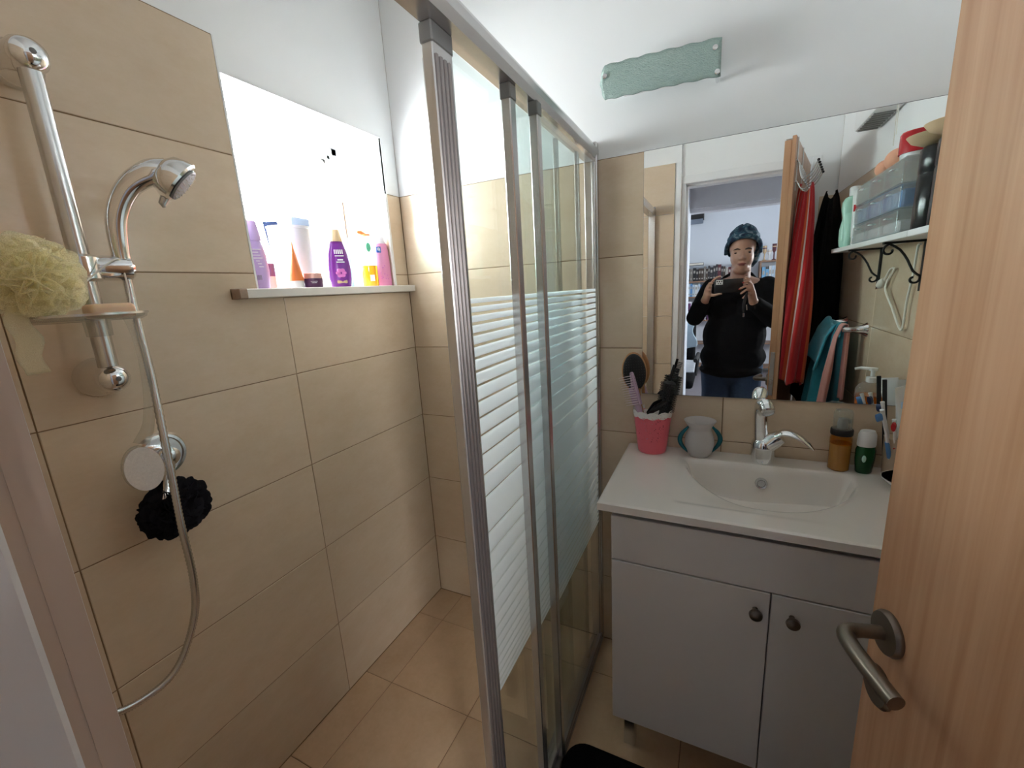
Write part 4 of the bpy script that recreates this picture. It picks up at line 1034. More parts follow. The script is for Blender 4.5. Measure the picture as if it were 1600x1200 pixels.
MB().lathe([(0.0565, 0.028), (0.045, 0.017), (0.028, 0.007), (0, 0.006)], 40).build('painted_inside', 'blue_pattern', sd, True)
tag(MB().ell((1.624, -0.146, ZB+0.018), (0.024, 0.017, 0.0105), 20, 10).build('soap_piece', 'yellow_soap', None, True), 'worn yellow soap piece in the blue painted dish', 'soap')
# orange liquid soap dispenser (seen in the mirror)
od = thing('soap_dispenser', 'clear pump dispenser half filled with orange liquid soap', 'dispenser', (1.618, -0.250, ZB))
mat('orange_liquid', (0.85, 0.20, 0.02), 0.12, var=0.04, trans=0.25, coat=0.3)
MB().lathe([(0, 0.002), (0.034, 0.002), (0.038, 0.010), (0.039, 0.155), (0, 0.1552)], 30, sy=0.72).build('liquid', 'orange_liquid', od, True)
MB().lathe([(0.041, 0.150), (0.040, 0.175), (0.030, 0.190), (0.016, 0.198), (0.0145, 0.198), (0.029, 0.188), (0.0385, 0.174), (0.0395, 0.150), (0.041, 0.150)], 30, sy=0.72).build('bottle_top', 'clear_plastic', od, True)
pu = MB().lathe([(0, 0.196), (0.016, 0.196), (0.016, 0.212), (0.006, 0.214), (0.006, 0.232), (0.011, 0.233), (0.012, 0.242), (0, 0.243)], 20).build('pump', 'white_plastic', od, True)
MB().tube([(0, 0, 0.238), (-0.03, -0.008, 0.240), (-0.045, -0.012, 0.236)], [0.006, 0.005, 0.004], 10).build('nozzle', 'white_plastic', pu, True)
# toothbrush cup with tubes and brushes
CX, CY = 1.618, -0.046
mat('cup_beige', (0.55, 0.42, 0.30), 0.35, var=0.03)
tcup = thing('toothbrush_cup', 'beige cup crowded with toothbrushes and white toothpaste tubes', 'cup', (CX, CY, ZB))
MB().lathe([(0, 0), (0.030, 0), (0.031, 0.002), (0.0345, 0.105), (0.0325, 0.105), (0.029, 0.004), (0, 0.0035)], 32).build('cup_wall', 'cup_beige', tcup, True)
MB().lathe([(0.0346, 0.1045), (0.0352, 0.107), (0.0325, 0.107), (0.0325, 0.1045), (0.0346, 0.1045)], 32).build('rim', 'cup_beige', tcup, True)
squeeze_tube('toothpaste_tube', (CX+0.006, CY+0.004, ZB+0.102), 0.150, 0.0155, 'white_plastic', 'white_plastic', 'white toothpaste tube upright behind the toothbrushes', rot=0.5, tilt=(0.03, -0.18), bandcol='blue_print')
squeeze_tube('toothpaste_tube', (CX+0.018, CY-0.022, ZB+0.102), 0.140, 0.0140, 'white_plastic', 'white_plastic', 'plain slim white toothpaste tube leaning outward from the cup', rot=0.1, tilt=(0.05, -0.05))
def toothbrush(base, tip, colm, label, face):
    b = Vector(base); t = Vector(tip); d = (t-b).normalized(); o = thing('toothbrush', label, 'toothbrush', b)
    f = (Vector(face)-d*Vector(face).dot(d)).normalized()
    q = t-b
    MB().tube(cat_rom([(0,0,0), q*0.35, q*0.6+f*-0.002, q*0.82, q], 5), lerp_list([0.0045, 0.0055, 0.004, 0.003, 0.005], 21), 10).build('handle', 'white_plastic', o, True)
    MB().tube([q*0.25, q*0.5], [0.0058, 0.0052], 10).build('grip', colm, o, True)
    MB().tube([q*0.90+f*0.003, q*0.90+f*0.015], 0.007, 10, flat=(tuple(d), 1.7, 0.75)).build('bristle_head', colm, o, True)
toothbrush((CX-0.010, CY-0.006, ZB+0.006), (CX-0.062, CY-0.050, ZB+0.193), 'blue_pack', 'blue and white toothbrush leaning forward out of the cup', (-1, -0.4, 0.1))
toothbrush((CX-0.006, CY+0.010, ZB+0.006), (CX-0.052, CY-0.012, ZB+0.205), 'navy', 'dark blue toothbrush leaning out of the cup toward the mirror', (-0.6, 0.8, 0))
toothbrush((CX-0.004, CY-0.012, ZB+0.006), (CX-0.030, CY-0.036, ZB+0.165), 'red_plastic', 'short red and white toothbrush in the beige cup', (-0.4, -0.9, 0))
mb_ = MB().box(-0.005, 0.005, -0.002, 0.002, 0.0, 0.255, 0.001, M=Matrix.Translation((CX-0.020, CY+0.016, ZB+0.006)) @ Matrix.Rotation(-0.10, 4, 'Y'))
tag(mb_.build('nail_file', 'black', None), 'flat black stick standing tallest in the toothbrush cup', 'nail file')

# ------------------------------------------------------------------ things on the window sill
ZW = 1.4437
mat('lilac_bottle', (0.50, 0.36, 0.66), 0.35, var=0.03)
mat('violet', (0.17, 0.025, 0.26), 0.22, var=0.06)
mat('gold', (0.62, 0.45, 0.27), 0.35, 0.3, var=0.05)
mat('orange_tube', (0.85, 0.22, 0.05), 0.35, var=0.03)
mat('plum', (0.10, 0.03, 0.10), 0.3)
mat('peach_lid', (0.75, 0.42, 0.36), 0.35, 0.2)
mat('rose_bottle', (0.72, 0.26, 0.46), 0.3, var=0.04)
mat('label_white', (0.78, 0.74, 0.80), 0.5, var=0.03)
mat('print_pink', (0.62, 0.16, 0.50), 0.4)
mat('print_grey', (0.30, 0.28, 0.34), 0.5)
mat('print_blue', (0.02, 0.10, 0.42), 0.4)
mat('golden_oil', (0.80, 0.42, 0.02), 0.1, var=0.03, trans=0.35)
mat('leaf_green', (0.10, 0.45, 0.25), 0.4)
mat('bin_white', (0.74, 0.73, 0.78), 0.4, var=0.02)
thin_glass('clear_bottle', (0.90, 0.97, 0.96), 1.0, 0.04, haze=0.12, hazecol=(0.8, 0.95, 0.92))
thin_glass('mint_clear', (0.55, 0.92, 0.80), 1.0, 0.04, haze=0.25, hazecol=(0.45, 0.85, 0.70))
def flat_bottle(name, label, loc, prof, m, sy, rz, parts=()):
    t = thing(name, label, 'bottle', loc, (0, 0, rz)); MB().lathe(prof, 32, sy=sy).build('bottle_body', m, t, True)
    for pn, pm, mb in parts: mb.build(pn, pm, t, True)
    return t
FZ = 0.45   # bottles face the doorway: local -y turned toward +x
# lilac conditioner
pr_ = MB()
for k in range(7): pr_.box(-0.018, 0.020-0.004*(k % 3), -0.0235, -0.0215, 0.062+0.008*k, 0.0645+0.008*k)
bar_ = MB()
for k in range(9): bar_.box(-0.012+0.0026*k, -0.012+0.0026*k+0.0008+0.0007*(k % 2), -0.0262, -0.0245, 0.026, 0.040)
flat_bottle('conditioner_bottle', 'lilac conditioner bottle with angled cap at the tiled end of the sill', (-0.055, -0.618, ZW),
    [(0, 0), (0.028, 0), (0.031, 0.004), (0.036, 0.05), (0.034, 0.10), (0.027, 0.133), (0.020, 0.142), (0, 0.143)], 'lilac_bottle', 0.68, 1.1,
    [('cap', 'violet' if False else 'lilac_bottle', MB().lathe([(0, 0.140), (0.028, 0.136), (0.028, 0.150), (0.022, 0.190), (0.010, 0.196), (0, 0.196)], 28, sy=0.72)), ('printed_text', 'label_white', pr_), ('barcode', 'print_grey', bar_)])
# dark small jar behind
thing_lathe('dark_jar', 'small dark plum jar half hidden between the lilac bottle and orange tube', 'jar', (-0.105, -0.545, ZW), [('jar_body', 'peach_lid', [(0, 0), (0.020, 0), (0.021, 0.004), (0.021, 0.040), (0, 0.0402)]), ('lid', 'plum', [(0, 0.0402), (0.0215, 0.0402), (0.0215, 0.078), (0.018, 0.081), (0, 0.0812)])])
squeeze_tube('hair_cream_tube', (-0.022, -0.512, ZW), 0.138, 0.022, 'orange_tube', 'white_plastic', 'orange cream tube standing on a white cap on the sill', rot=2.55, w=1.05)
# white bin with combs
bn = thing('utensil_bin', 'large white round container with combs on the window sill', 'container', (-0.125, -0.430, ZW))
MB().lathe([(0, 0), (0.058, 0), (0.061, 0.004), (0.068, 0.190), (0.070, 0.192), (0.070, 0.198), (0.0655, 0.198), (0.0590, 0.008), (0, 0.006)], 40).build('bin_wall', 'bin_white', bn, True)
cb2 = thing('flat_brush', 'grey-blue flat brush head poking out of the white container', 'hairbrush', (-0.128, -0.415, ZW+0.010), (0.0, 0.12, 1.2))
mat('slate', (0.25, 0.30, 0.38), 0.5)
MB().box(-0.007, 0.007, -0.005, 0.005, 0, 0.19, 0.003).build('handle', 'slate', cb2)
MB().box(-0.028, 0.034, -0.006, 0.006, 0.186, 0.226, 0.004).build('head', 'slate', cb2)
cb3 = thing('dark_comb', 'dark blue comb with upright teeth in the white container', 'comb', (-0.135, -0.462, ZW+0.010), (0.0, -0.1, 1.2))
cbm = MB().box(-0.022, 0.022, -0.002, 0.002, 0, 0.205, 0.001).build('spine', 'navy', cb3)
tt = MB()
for k in range(9): tt.box(-0.022+0.005*k, -0.020+0.005*k, -0.001, 0.001, 0.203, 0.222)
tag(tt.build('teeth', 'navy', cb3), kind='stuff')
# peach-lidded cream jar
cj = thing_lathe('cream_jar', 'low plum cream jar with rose-gold lid at the sill edge', 'jar', (-0.010, -0.462, ZW), [('jar_body', 'plum', [(0, 0), (0.027, 0), (0.029, 0.003), (0.029, 0.028), (0, 0.0282)]), ('lid', 'peach_lid', [(0, 0.0284), (0.0285, 0.0284), (0.0285, 0.043), (0.026, 0.045), (0, 0.0452)])])
jp = MB()
for j_, zz in enumerate((0.0185, 0.0145)):
    for k in range(8-2*j_):
        a = -PI/4+0.09*(k-3.5+j_); jp.box(-0.0004, 0.0006, -0.0008, 0.0008, -0.0011, 0.0011, M=Matrix.Rotation(a+0.2, 4, 'Z') @ Matrix.Translation((0.0291, 0, zz)))
jp.build('printed_text', 'label_white', cj)
# violet shampoo
pr_ = MB()
for k in range(5): pr_.box(-0.016+0.0062*k, -0.0122+0.0062*k, -0.0225, -0.0205, 0.112, 0.126)
pr_.box(-0.015, 0.014, -0.0225, -0.0205, 0.104, 0.1065).box(-0.008, 0.010, -0.0235, -0.0205, 0.090, 0.094).box(-0.012, 0.014, -0.0235, -0.0205, 0.083, 0.086)
fl = MB()
for k in range(6):
    a = 2*PI*k/6; fl.ell((0.010*math.cos(a)-0.002, -0.0235, 0.048+0.010*math.sin(a)), (0.0085, 0.0022, 0.0065), 12, 6)
flat_bottle('shampoo_bottle', 'violet shampoo bottle with gold cap and flower print', (-0.040, -0.318, ZW),
    [(0, 0), (0.030, 0), (0.034, 0.004), (0.038, 0.035), (0.038, 0.07), (0.032, 0.115), (0.022, 0.150), (0.0195, 0.156), (0, 0.1565)], 'violet', 0.60, 1.05,
    [('cap', 'gold', MB().lathe([(0, 0.156), (0.0215, 0.154), (0.0205, 0.160), (0.0150, 0.191), (0.012, 0.194), (0, 0.1945)], 28, sy=0.75)), ('printed_text', 'label_white', pr_), ('flower_print', 'print_pink', fl), ('printed_badge', 'gold', MB().box(-0.018, 0.016, -0.0215, -0.019, 0.013, 0.024, 0.002))])
# mint clear bottle, oil bottle, rose bottle
flat_bottle('mint_bottle', 'slim clear mint bottle tucked behind the golden oil bottle', (-0.085, -0.222, ZW), [(0, 0), (0.022, 0), (0.026, 0.004), (0.028, 0.08), (0.020, 0.15), (0.010, 0.168), (0.010, 0.178), (0, 0.1785)], 'mint_clear', 0.7, 1.0)
ob = flat_bottle('oil_bottle', 'clear bottle half full of golden liquid with an orange cap', (-0.036, -0.176, ZW), [(0.029, 0.076), (0.029, 0.10), (0.026, 0.150), (0.018, 0.172), (0.016, 0.186), (0.0145, 0.186), (0.0165, 0.171), (0.0245, 0.15), (0.0275, 0.10), (0.0275, 0.076), (0.029, 0.076)], 'clear_bottle', 0.72, 1.0,
    [('golden_liquid', 'golden_oil', MB().lathe([(0, 0), (0.027, 0), (0.0293, 0.004), (0.0293, 0.077), (0, 0.0772)], 30, sy=0.72)),
     ('leaf_print', 'leaf_green', MB().ell((0.0, -0.0195, 0.142), (0.009, 0.0018, 0.017), 14, 8)),
     ('printed_label', 'label_white', MB().box(-0.006, 0.010, -0.0225, -0.0205, 0.020, 0.042)),
     ('flip_cap', 'orange_tube', MB().tube([(-0.002, 0, 0.187), (-0.018, -0.004, 0.196), (-0.032, -0.006, 0.197)], [0.007, 0.008, 0.004], 14).lathe([(0, 0.184), (0.0165, 0.184), (0.016, 0.190), (0, 0.1905)], 20))])
pr_ = MB()
for k in range(14):
    pr_.ell((-0.012+0.028*random.random(), -0.0222, 0.025+0.055*random.random()), (0.0016, 0.0018, 0.0024), 8, 5)
ring = MB().lathe([(0.0036, 0), (0.0058, 0), (0.0058, 0.001), (0.0036, 0.001), (0.0036, 0)], 18, M=axis_M((-0.010, -0.0225, 0.139), (0,-1,0))).box(-0.0062, -0.0042, -0.0237, -0.0225, 0.130, 0.139)
flat_bottle('body_wash_bottle', 'pink body wash bottle at the far end of the sill', (-0.034, -0.110, ZW), [(0, 0), (0.030, 0), (0.033, 0.004), (0.0335, 0.06), (0.031, 0.13), (0.026, 0.160), (0, 0.1605)], 'rose_bottle', 0.66, 0.95,
    [('cap', 'label_white', MB().lathe([(0, 0.160), (0.0235, 0.160), (0.022, 0.184), (0.018, 0.188), (0, 0.1885)], 28, sy=0.7)), ('logo_patch', 'print_blue', MB().box(-0.019, -0.001, -0.0225, -0.0195, 0.126, 0.148, 0.001)), ('logo_letter', 'label_white', ring), ('dot_print', 'print_pink', pr_)])

# ------------------------------------------------------------------ bath mat
poly = []
for cx_, cy_, a0 in ((1.33, -0.500, 0), (0.862, -0.500, PI/2), (0.862, -0.98, PI), (1.33, -0.98, 1.5*PI)):
    for k in range(7): poly.append((cx_+0.055*math.cos(a0+k/6*PI/2), cy_+0.055*math.sin(a0+k/6*PI/2)))
bm_ = thing('bath_mat', 'black rectangular bath mat with rounded corners in front of the vanity', 'bath mat', (1.1, -0.75, 0))
P(MB().prism(poly, 0.0006, 0.012), 'pile', 'rug', bm_, False)
P(MB().tube([(x, y, 0.0075) for x, y in poly+poly[:1]], 0.0065, 8), 'bound_edge', 'rug', bm_)

# ------------------------------------------------------------------ hall and living room behind the doorway (seen in the mirror)
hf = struct('floor_hall', MB().box(-0.9, 3.3, -6.0, -1.53, -0.1, -0.002), 'hall_floor', 'dark grey hall floor')
struct('ceiling_hall', MB().box(-0.9, 3.3, -6.0, -1.53, HH, HH+0.08), 'paint', 'white hall ceiling')
struct('wall_hall_far', MB().box(-0.9, 3.3, -6.0, -5.9, 0, HH), 'hall_paint', 'pale blue-white living room wall')
struct('wall_hall_side', MB().box(-0.9, -0.8, -5.9, -2.12, 0, HH), 'hall_paint', 'living room side wall')
hw = MB().box(3.2, 3.3, -5.9, -3.65, 0, HH).box(3.2, 3.3, -2.95, -1.53, 0, HH).box(3.2, 3.3, -3.65, -2.95, 0, 1.2).box(3.2, 3.3, -3.65, -2.95, 2.0, HH)
struct('wall_hall_window', hw, 'hall_paint', 'living room wall with a window opening')
struct('wall_passage_near', MB().box(-0.9, 0.953, -2.12, -1.5305, 0, HH), 'hall_paint', 'pale wall of the passage outside the bathroom')
struct('wall_passage_end', MB().box(XR+0.1, 3.2, -1.56, -1.5305, 0, HH), 'hall_paint', 'pale wall beside the bathroom doorway')
struct('beam_passage', MB().box(0.953, 3.2, -2.12, -2.0, 1.885, HH).box(0.953, 3.2, -2.125, -2.03, 1.862, 1.886), 'soffit', 'grey dropped beam over the passage opening')
# bookcases
def bookcase(name, label, x0, x1, zs, ztop):
    t = thing(name, label, 'bookcase', ((x0+x1)/2, -5.75, 0))
    for x in (x0, x1-0.02): P(MB().box(x, x+0.02, -5.895, -5.62, 0, ztop), 'side_panel', 'shelf_wood', t, False)
    for z in zs: P(MB().box(x0+0.02, x1-0.02, -5.895, -5.62, z-0.02, z), 'shelf', 'shelf_wood', t, False)
    P(MB().box(x0+0.02, x1-0.02, -5.899, -5.894, 0, ztop), 'back_panel', 'hall_paint', t, False)
bookcase('bookcase', 'low brown bookcase packed with books in the living room', 0.36, 1.56, [0.10, 0.45, 0.80, 1.145, 1.372], 1.372)
bookcase('bookcase', 'brown bookcase with ornaments on top near the door edge', 1.66, 2.40, [0.10, 0.45, 0.85, 1.25, 1.60], 1.60)
BC = [(0.015,0.015,0.018), (0.03,0.025,0.03), (0.10,0.02,0.03), (0.20,0.18,0.16), (0.02,0.03,0.07), (0.35,0.33,0.30), (0.06,0.04,0.03)]
BB = [(0.10,0.25,0.50), (0.03,0.10,0.30), (0.45,0.55,0.65), (0.15,0.35,0.55), (0.60,0.62,0.62)]
for i, c in enumerate(BC): mat('book_dark_%d' % i, c, 0.5, var=0.15, scale=60)
for i, c in enumerate(BB): mat('book_blue_%d' % i, c, 0.5, var=0.15, scale=60)
DN = ['black', 'charcoal', 'dark red', 'taupe', 'midnight blue', 'light grey', 'dark brown']; BN = ['medium blue', 'dark blue', 'pale blue', 'sky blue', 'off-white']
mat('paper', (0.70, 0.66, 0.58), 0.8)
rnd = random.Random(5)
def book(x, w_, h, z, mname, label, group, dy=0.0):
    t = thing('book', label, 'book', (x+w_/2, -5.70, z), group=group)
    MB().box(-w_/2, w_/2, -0.09, 0.07, 0.0006, h, 0.002).build('cover', mname, t)
    MB().box(-w_/2+0.003, w_/2-0.003, -0.091, 0.066, h-0.004, h+0.0006).build('pages', 'paper', t)
    MB().box(-w_/2*0.6, w_/2*0.6, 0.0702, 0.0712, h*0.60, h*0.80).box(-w_/2*0.6, w_/2*0.6, 0.0702, 0.0712, h*0.15, h*0.24).build('spine_print', 'book_dark_5', t)
x = 0.60
while x < 1.48:
    w_ = rnd.uniform(0.024, 0.042); h = rnd.uniform(0.17, 0.225)
    q_ = rnd.randrange(7); book(x, w_, h, 1.3725, 'book_dark_%d' % q_, DN[q_] + ' book in the upright row on top of the low bookcase', DN[q_] + ' books on top of the low bookcase'); x += w_+0.0015
x = 0.60
while x < 1.48:
    w_ = rnd.uniform(0.026, 0.045); h = rnd.uniform(0.165, 0.195)
    q_ = rnd.randrange(5); book(x, w_, h, 1.1455, 'book_blue_%d' % q_, BN[q_] + ' book on the first shelf inside the low bookcase', BN[q_] + ' books inside the low bookcase'); x += w_+0.002
x = 1.69
while x < 2.0:
    w_ = rnd.uniform(0.026, 0.042); h = rnd.uniform(0.22, 0.29)
    q_ = rnd.randrange(5); book(x, w_, h, 1.2505, 'book_blue_%d' % q_, BN[q_] + ' book standing in the bookcase with ornaments', BN[q_] + ' books under the ornaments'); x += w_+0.002
tb_ = thing('lying_book', 'black book lying flat on the dark upright books', 'book', (0.80, -5.70, 1.601))
MB().box(-0.12, 0.14, -0.08, 0.07, 0.0, 0.035, 0.002).build('cover', 'book_dark_0', tb_); MB().box(-0.117, 0.137, -0.078, 0.072, 0.004, 0.031).build('pages', 'paper', tb_)
for k in range(3):
    bx = thing('storage_box', 'purple storage box with white edging on the bookcase middle shelf', 'box', (0.70+0.2*k, -5.72, 0.8006), group='storage boxes in the low bookcase')
    MB().box(-0.09, 0.09, -0.1, 0.09, 0, 0.27, 0.004).build('box_body', 'plum', bx); MB().box(-0.094, 0.094, -0.1, 0.095, 0.25, 0.276, 0.002).box(0.082, 0.093, 0.089, 0.094, 0.0, 0.27).build('box_edge', 'label_white', bx)
for k, (xx, hh_, mm_, nm_) in enumerate(((1.715, 0.20, 'gold', 'gold'), (1.775, 0.15, 'steel_white', 'silver'), (1.83, 0.22, 'book_dark_2', 'dark red'))):
    o_ = thing('ornament', nm_ + ' goblet ornament on top of the tall bookcase end', 'ornament', (xx, -5.72, 1.6006))
    MB().lathe([(0, 0), (0.028, 0), (0.030, 0.006), (0.008, 0.02), (0.008, hh_*0.45), (0.024, hh_*0.6), (0.027, hh_), (0.024, hh_), (0.018, hh_*0.62), (0, hh_*0.55)], 20).build('goblet', mm_, o_, True)
    MB().lathe([(0.0272, hh_*0.80), (0.029, hh_*0.83), (0.0272, hh_*0.86), (0.0272, hh_*0.80)], 20).build('band', 'gold' if k != 0 else 'plum', o_, True)
wd_ = thing('wall_speaker', 'black box with grey wedge base mounted high on the living room wall', 'speaker', (0.80, -5.899, 2.21))
P(MB().box(0.56, 0.915, -5.899, -5.66, 2.255, 2.375, 0.004), 'box_body', 'black', wd_, False)
P(MB().prism([(-5.898, 2.255), (-5.67, 2.255), (-5.80, 2.21), (-5.898, 2.21)], 0.60, 0.905, M=Matrix(((0,0,1,0),(1,0,0,0),(0,1,0,0),(0,0,0,1)))), 'bracket', 'slate', wd_, False)
for k in range(3): P(MB().ell((0.86-0.05*k, -5.661, 2.335), (0.009, 0.003, 0.006), 10, 6), 'indicator', 'steel_white', wd_)
# chair with clothes, behind the person
ch = thing('office_chair', 'black office chair with grey clothes on it in the passage', 'chair', (0.74, -2.72, 0))
P(MB().lathe([(0, 0), (0.05, 0), (0.028, 0.05), (0.026, 0.42), (0, 0.42)], 20, M=TR(0.74, -2.72, 0.05)), 'column', 'black', ch)
for k in range(5):
    a = 2*PI*k/5+0.3
    lg = P(MB().tube([(0.74, -2.72, 0.09), (0.74+0.27*math.cos(a), -2.72+0.27*math.sin(a), 0.06)], [0.022, 0.015], 10), 'leg', 'black', ch)
    P(MB().ell((0.74+0.27*math.cos(a), -2.72+0.27*math.sin(a), 0.026), (0.026, 0.026, 0.026), 14, 10), 'caster', 'black', lg)
P(MB().box(0.50, 0.99, -2.96, -2.48, 0.46, 0.54, 0.03, seg=3), 'seat', 'black_cloth', ch)
P(MB().box(0.52, 0.98, -3.03, -2.96, 0.58, 1.02, 0.03, seg=3), 'backrest', 'black_cloth', ch)
P(MB().tube(cat_rom([(0.985, -2.92, 0.50), (1.01, -2.90, 0.70), (1.01, -2.70, 0.72), (1.0, -2.58, 0.70)], 6), 0.018, 10), 'armrest', 'black', ch)
def jac(u, v):
    return (0.58+0.40*u+0.02*math.sin(9*v), -2.930+0.10*math.sin(PI*v)+0.02*math.sin(12*u+3*v), 1.10-0.34*v+0.02*math.sin(8*u))
tag(sheet(jac, 26, 20, 0.006, 'folded_shirt', 'iceblue_cloth'), 'pale blue shirt thrown over the office chair back', 'shirt')
def jac2(u, v):
    return (0.62+0.375*u, -2.90+0.34*v+0.02*math.sin(9*u), 0.60+0.10*math.sin(PI*v)*(0.6+0.4*math.sin(5*u))+0.05*(1-v))
tag(sheet(jac2, 26, 22, 0.006, 'crumpled_jacket', 'grey_cloth'), 'grey jacket crumpled on the office chair seat', 'jacket')

# ------------------------------------------------------------------ person holding the phone (seen in the mirror)
def remesh(prims, voxel, name, m, parent, smooth=8, factor=0.5, fn=None):
    mb = MB()
    for p in prims:
        if p[0] == 'c':
            a, ra, b, rb_ = Vector(p[1]), p[2], Vector(p[3]), p[4]; k = 9
            d = (b-a).normalized(); pts = []; rs = []
            for j in range(5): t = -math.cos(j/4*PI/2); pts.append(a+d*ra*t); rs.append(max(1e-4, ra*math.sqrt(max(0, 1-t*t))))
            for j in range(1, k): pts.append(a.lerp(b, j/k)); rs.append(ra+(rb_-ra)*j/k)
            for j in range(5): t = math.sin(j/4*PI/2); pts.append(b+d*rb_*t); rs.append(max(1e-4, rb_*math.sqrt(max(0, 1-t*t))))
            mb.tube(pts, rs, 16)
        else: mb.ell(p[1], p[2], 24, 16)
    o = mb.build(name, m, None)
    r = o.modifiers.new('r', 'REMESH'); r.mode = 'VOXEL'; r.voxel_size = voxel
    s_ = o.modifiers.new('s', 'SMOOTH'); s_.iterations = smooth; s_.factor = factor
    dg = bpy.context.evaluated_depsgraph_get(); me = bpy.data.meshes.new_from_object(o.evaluated_get(dg))
    o.modifiers.clear(); o.data = me; me.shade_smooth()
    if not me.materials: me.materials.append(MATS[m])
    if fn:
        for v in me.vertices: v.co = Vector(fn(v.co))
    o.parent = parent
    if parent is not None: me.transform(Matrix.Translation(-parent.location))
    return o
PR = Vector((1.265, -1.76, 0.0))
pe = thing('person', 'person in black sweater, jeans and blue headscarf photographing with a phone', 'person', PR)
hx = 1.284
SHL, ELL, WRL = (1.115, -1.765, 1.335), (1.022, -1.690, 1.150), (1.083, -1.545, 1.262)
SHR, ELR, WRR = (1.440, -1.765, 1.330), (1.485, -1.690, 1.130), (1.352, -1.545, 1.250)
def fing(pts, r0=0.0085, r1=0.0066):
    out = []; n = len(pts)-1
    for i in range(n): out.append(('c', pts[i], r0+(r1-r0)*i/n, pts[i+1], r0+(r1-r0)*(i+1)/n))
    return out
body = [
    ('e', (hx, -1.715, 1.590), (0.076, 0.094, 0.098)), ('e', (hx-0.001, -1.672, 1.520), (0.066, 0.062, 0.080)), ('e', (hx-0.002, -1.652, 1.462), (0.040, 0.036, 0.034)),
    ('e', (hx-0.030, -1.642, 1.512), (0.028, 0.024, 0.030)), ('e', (hx+0.028, -1.642, 1.512), (0.028, 0.024, 0.030)),
    ('c', (hx, -1.622, 1.548), 0.009, (hx-0.002, -1.603, 1.512), 0.0135), ('e', (hx-0.014, -1.612, 1.509), (0.010, 0.010, 0.008)), ('e', (hx+0.011, -1.612, 1.509), (0.010, 0.010, 0.008)),
    ('e', (hx-0.030, -1.634, 1.560), (0.026, 0.014, 0.010)), ('e', (hx+0.028, -1.634, 1.560), (0.026, 0.014, 0.010)),
    ('e', (hx-0.002, -1.622, 1.480), (0.024, 0.013, 0.007)), ('e', (hx-0.002, -1.622, 1.469), (0.020, 0.013, 0.007)),
    ('e', (hx-0.001, -1.668, 1.442), (0.052, 0.044, 0.028)),
    ('c', (hx, -1.715, 1.48), 0.055, (1.278, -1.735, 1.36), 0.060),
    ('c', (1.278, -1.740, 1.365), 0.06, (1.165, -1.755, 1.335), 0.05), ('c', (1.278, -1.740, 1.365), 0.06, (1.390, -1.755, 1.330), 0.05),
    ('e', (1.272, -1.765, 1.22), (0.165, 0.095, 0.19)), ('e', (1.262, -1.755, 1.00), (0.165, 0.105, 0.20)), ('e', (1.258, -1.770, 0.85), (0.175, 0.11, 0.13)),
    ('c', SHL, 0.045, ELL, 0.040), ('c', ELL, 0.040, WRL, 0.026), ('c', SHR, 0.045, ELR, 0.040), ('c', ELR, 0.040, WRR, 0.026),
    ('c', (1.175, -1.775, 0.82), 0.085, (1.165, -1.765, 0.48), 0.058), ('c', (1.165, -1.765, 0.48), 0.055, (1.165, -1.785, 0.10), 0.038),
    ('c', (1.345, -1.775, 0.82), 0.085, (1.355, -1.765, 0.48), 0.058), ('c', (1.355, -1.765, 0.48), 0.055, (1.355, -1.785, 0.10), 0.038),
    ('c', (1.165, -1.790, 0.06), 0.034, (1.150, -1.650, 0.035), 0.026), ('c', (1.355, -1.790, 0.06), 0.034, (1.370, -1.650, 0.035), 0.026),
    # palms
    ('c', WRL, 0.025, (1.100, -1.510, 1.305), 0.023), ('c', (1.098, -1.512, 1.305), 0.021, (1.106, -1.496, 1.352), 0.017), ('c', (1.090, -1.515, 1.300), 0.017, (1.096, -1.500, 1.335), 0.015),
    ('c', WRR, 0.025, (1.340, -1.512, 1.295), 0.023), ('c', (1.340, -1.512, 1.295), 0.021, (1.330, -1.500, 1.345), 0.017), ('c', (1.347, -1.512, 1.295), 0.017, (1.338, -1.503, 1.325), 0.015),
]
body += fing([(1.108, -1.494, 1.358), (1.132, -1.486, 1.392), (1.150, -1.483, 1.404), (1.166, -1.483, 1.409)], 0.0088, 0.0068)
body += fing([(1.101, -1.494, 1.352), (1.108, -1.476, 1.372), (1.124, -1.472, 1.370)])
body += fing([(1.096, -1.497, 1.340), (1.100, -1.479, 1.354), (1.118, -1.473, 1.350)])
body += fing([(1.092, -1.500, 1.326), (1.097, -1.482, 1.334), (1.115, -1.475, 1.331)], 0.0078, 0.006)
body += fing([(1.104, -1.512, 1.300), (1.136, -1.498, 1.298), (1.158, -1.488, 1.304), (1.174, -1.484, 1.305)], 0.0105, 0.0072)
body += fing([(1.328, -1.492, 1.358), (1.312, -1.470, 1.372), (1.291, -1.462, 1.366)])
body += fing([(1.332, -1.492, 1.342), (1.304, -1.464, 1.346), (1.274, -1.461, 1.331)])
body += fing([(1.336, -1.496, 1.325), (1.306, -1.466, 1.322), (1.280, -1.462, 1.303)])
body += fing([(1.340, -1.500, 1.308), (1.314, -1.474, 1.296), (1.292, -1.470, 1.276)], 0.0078, 0.006)
body += fing([(1.336, -1.510, 1.345), (1.320, -1.498, 1.380), (1.302, -1.492, 1.394)], 0.0100, 0.0072)
remesh(body, 0.0045, 'body', 'skin', pe, smooth=4)
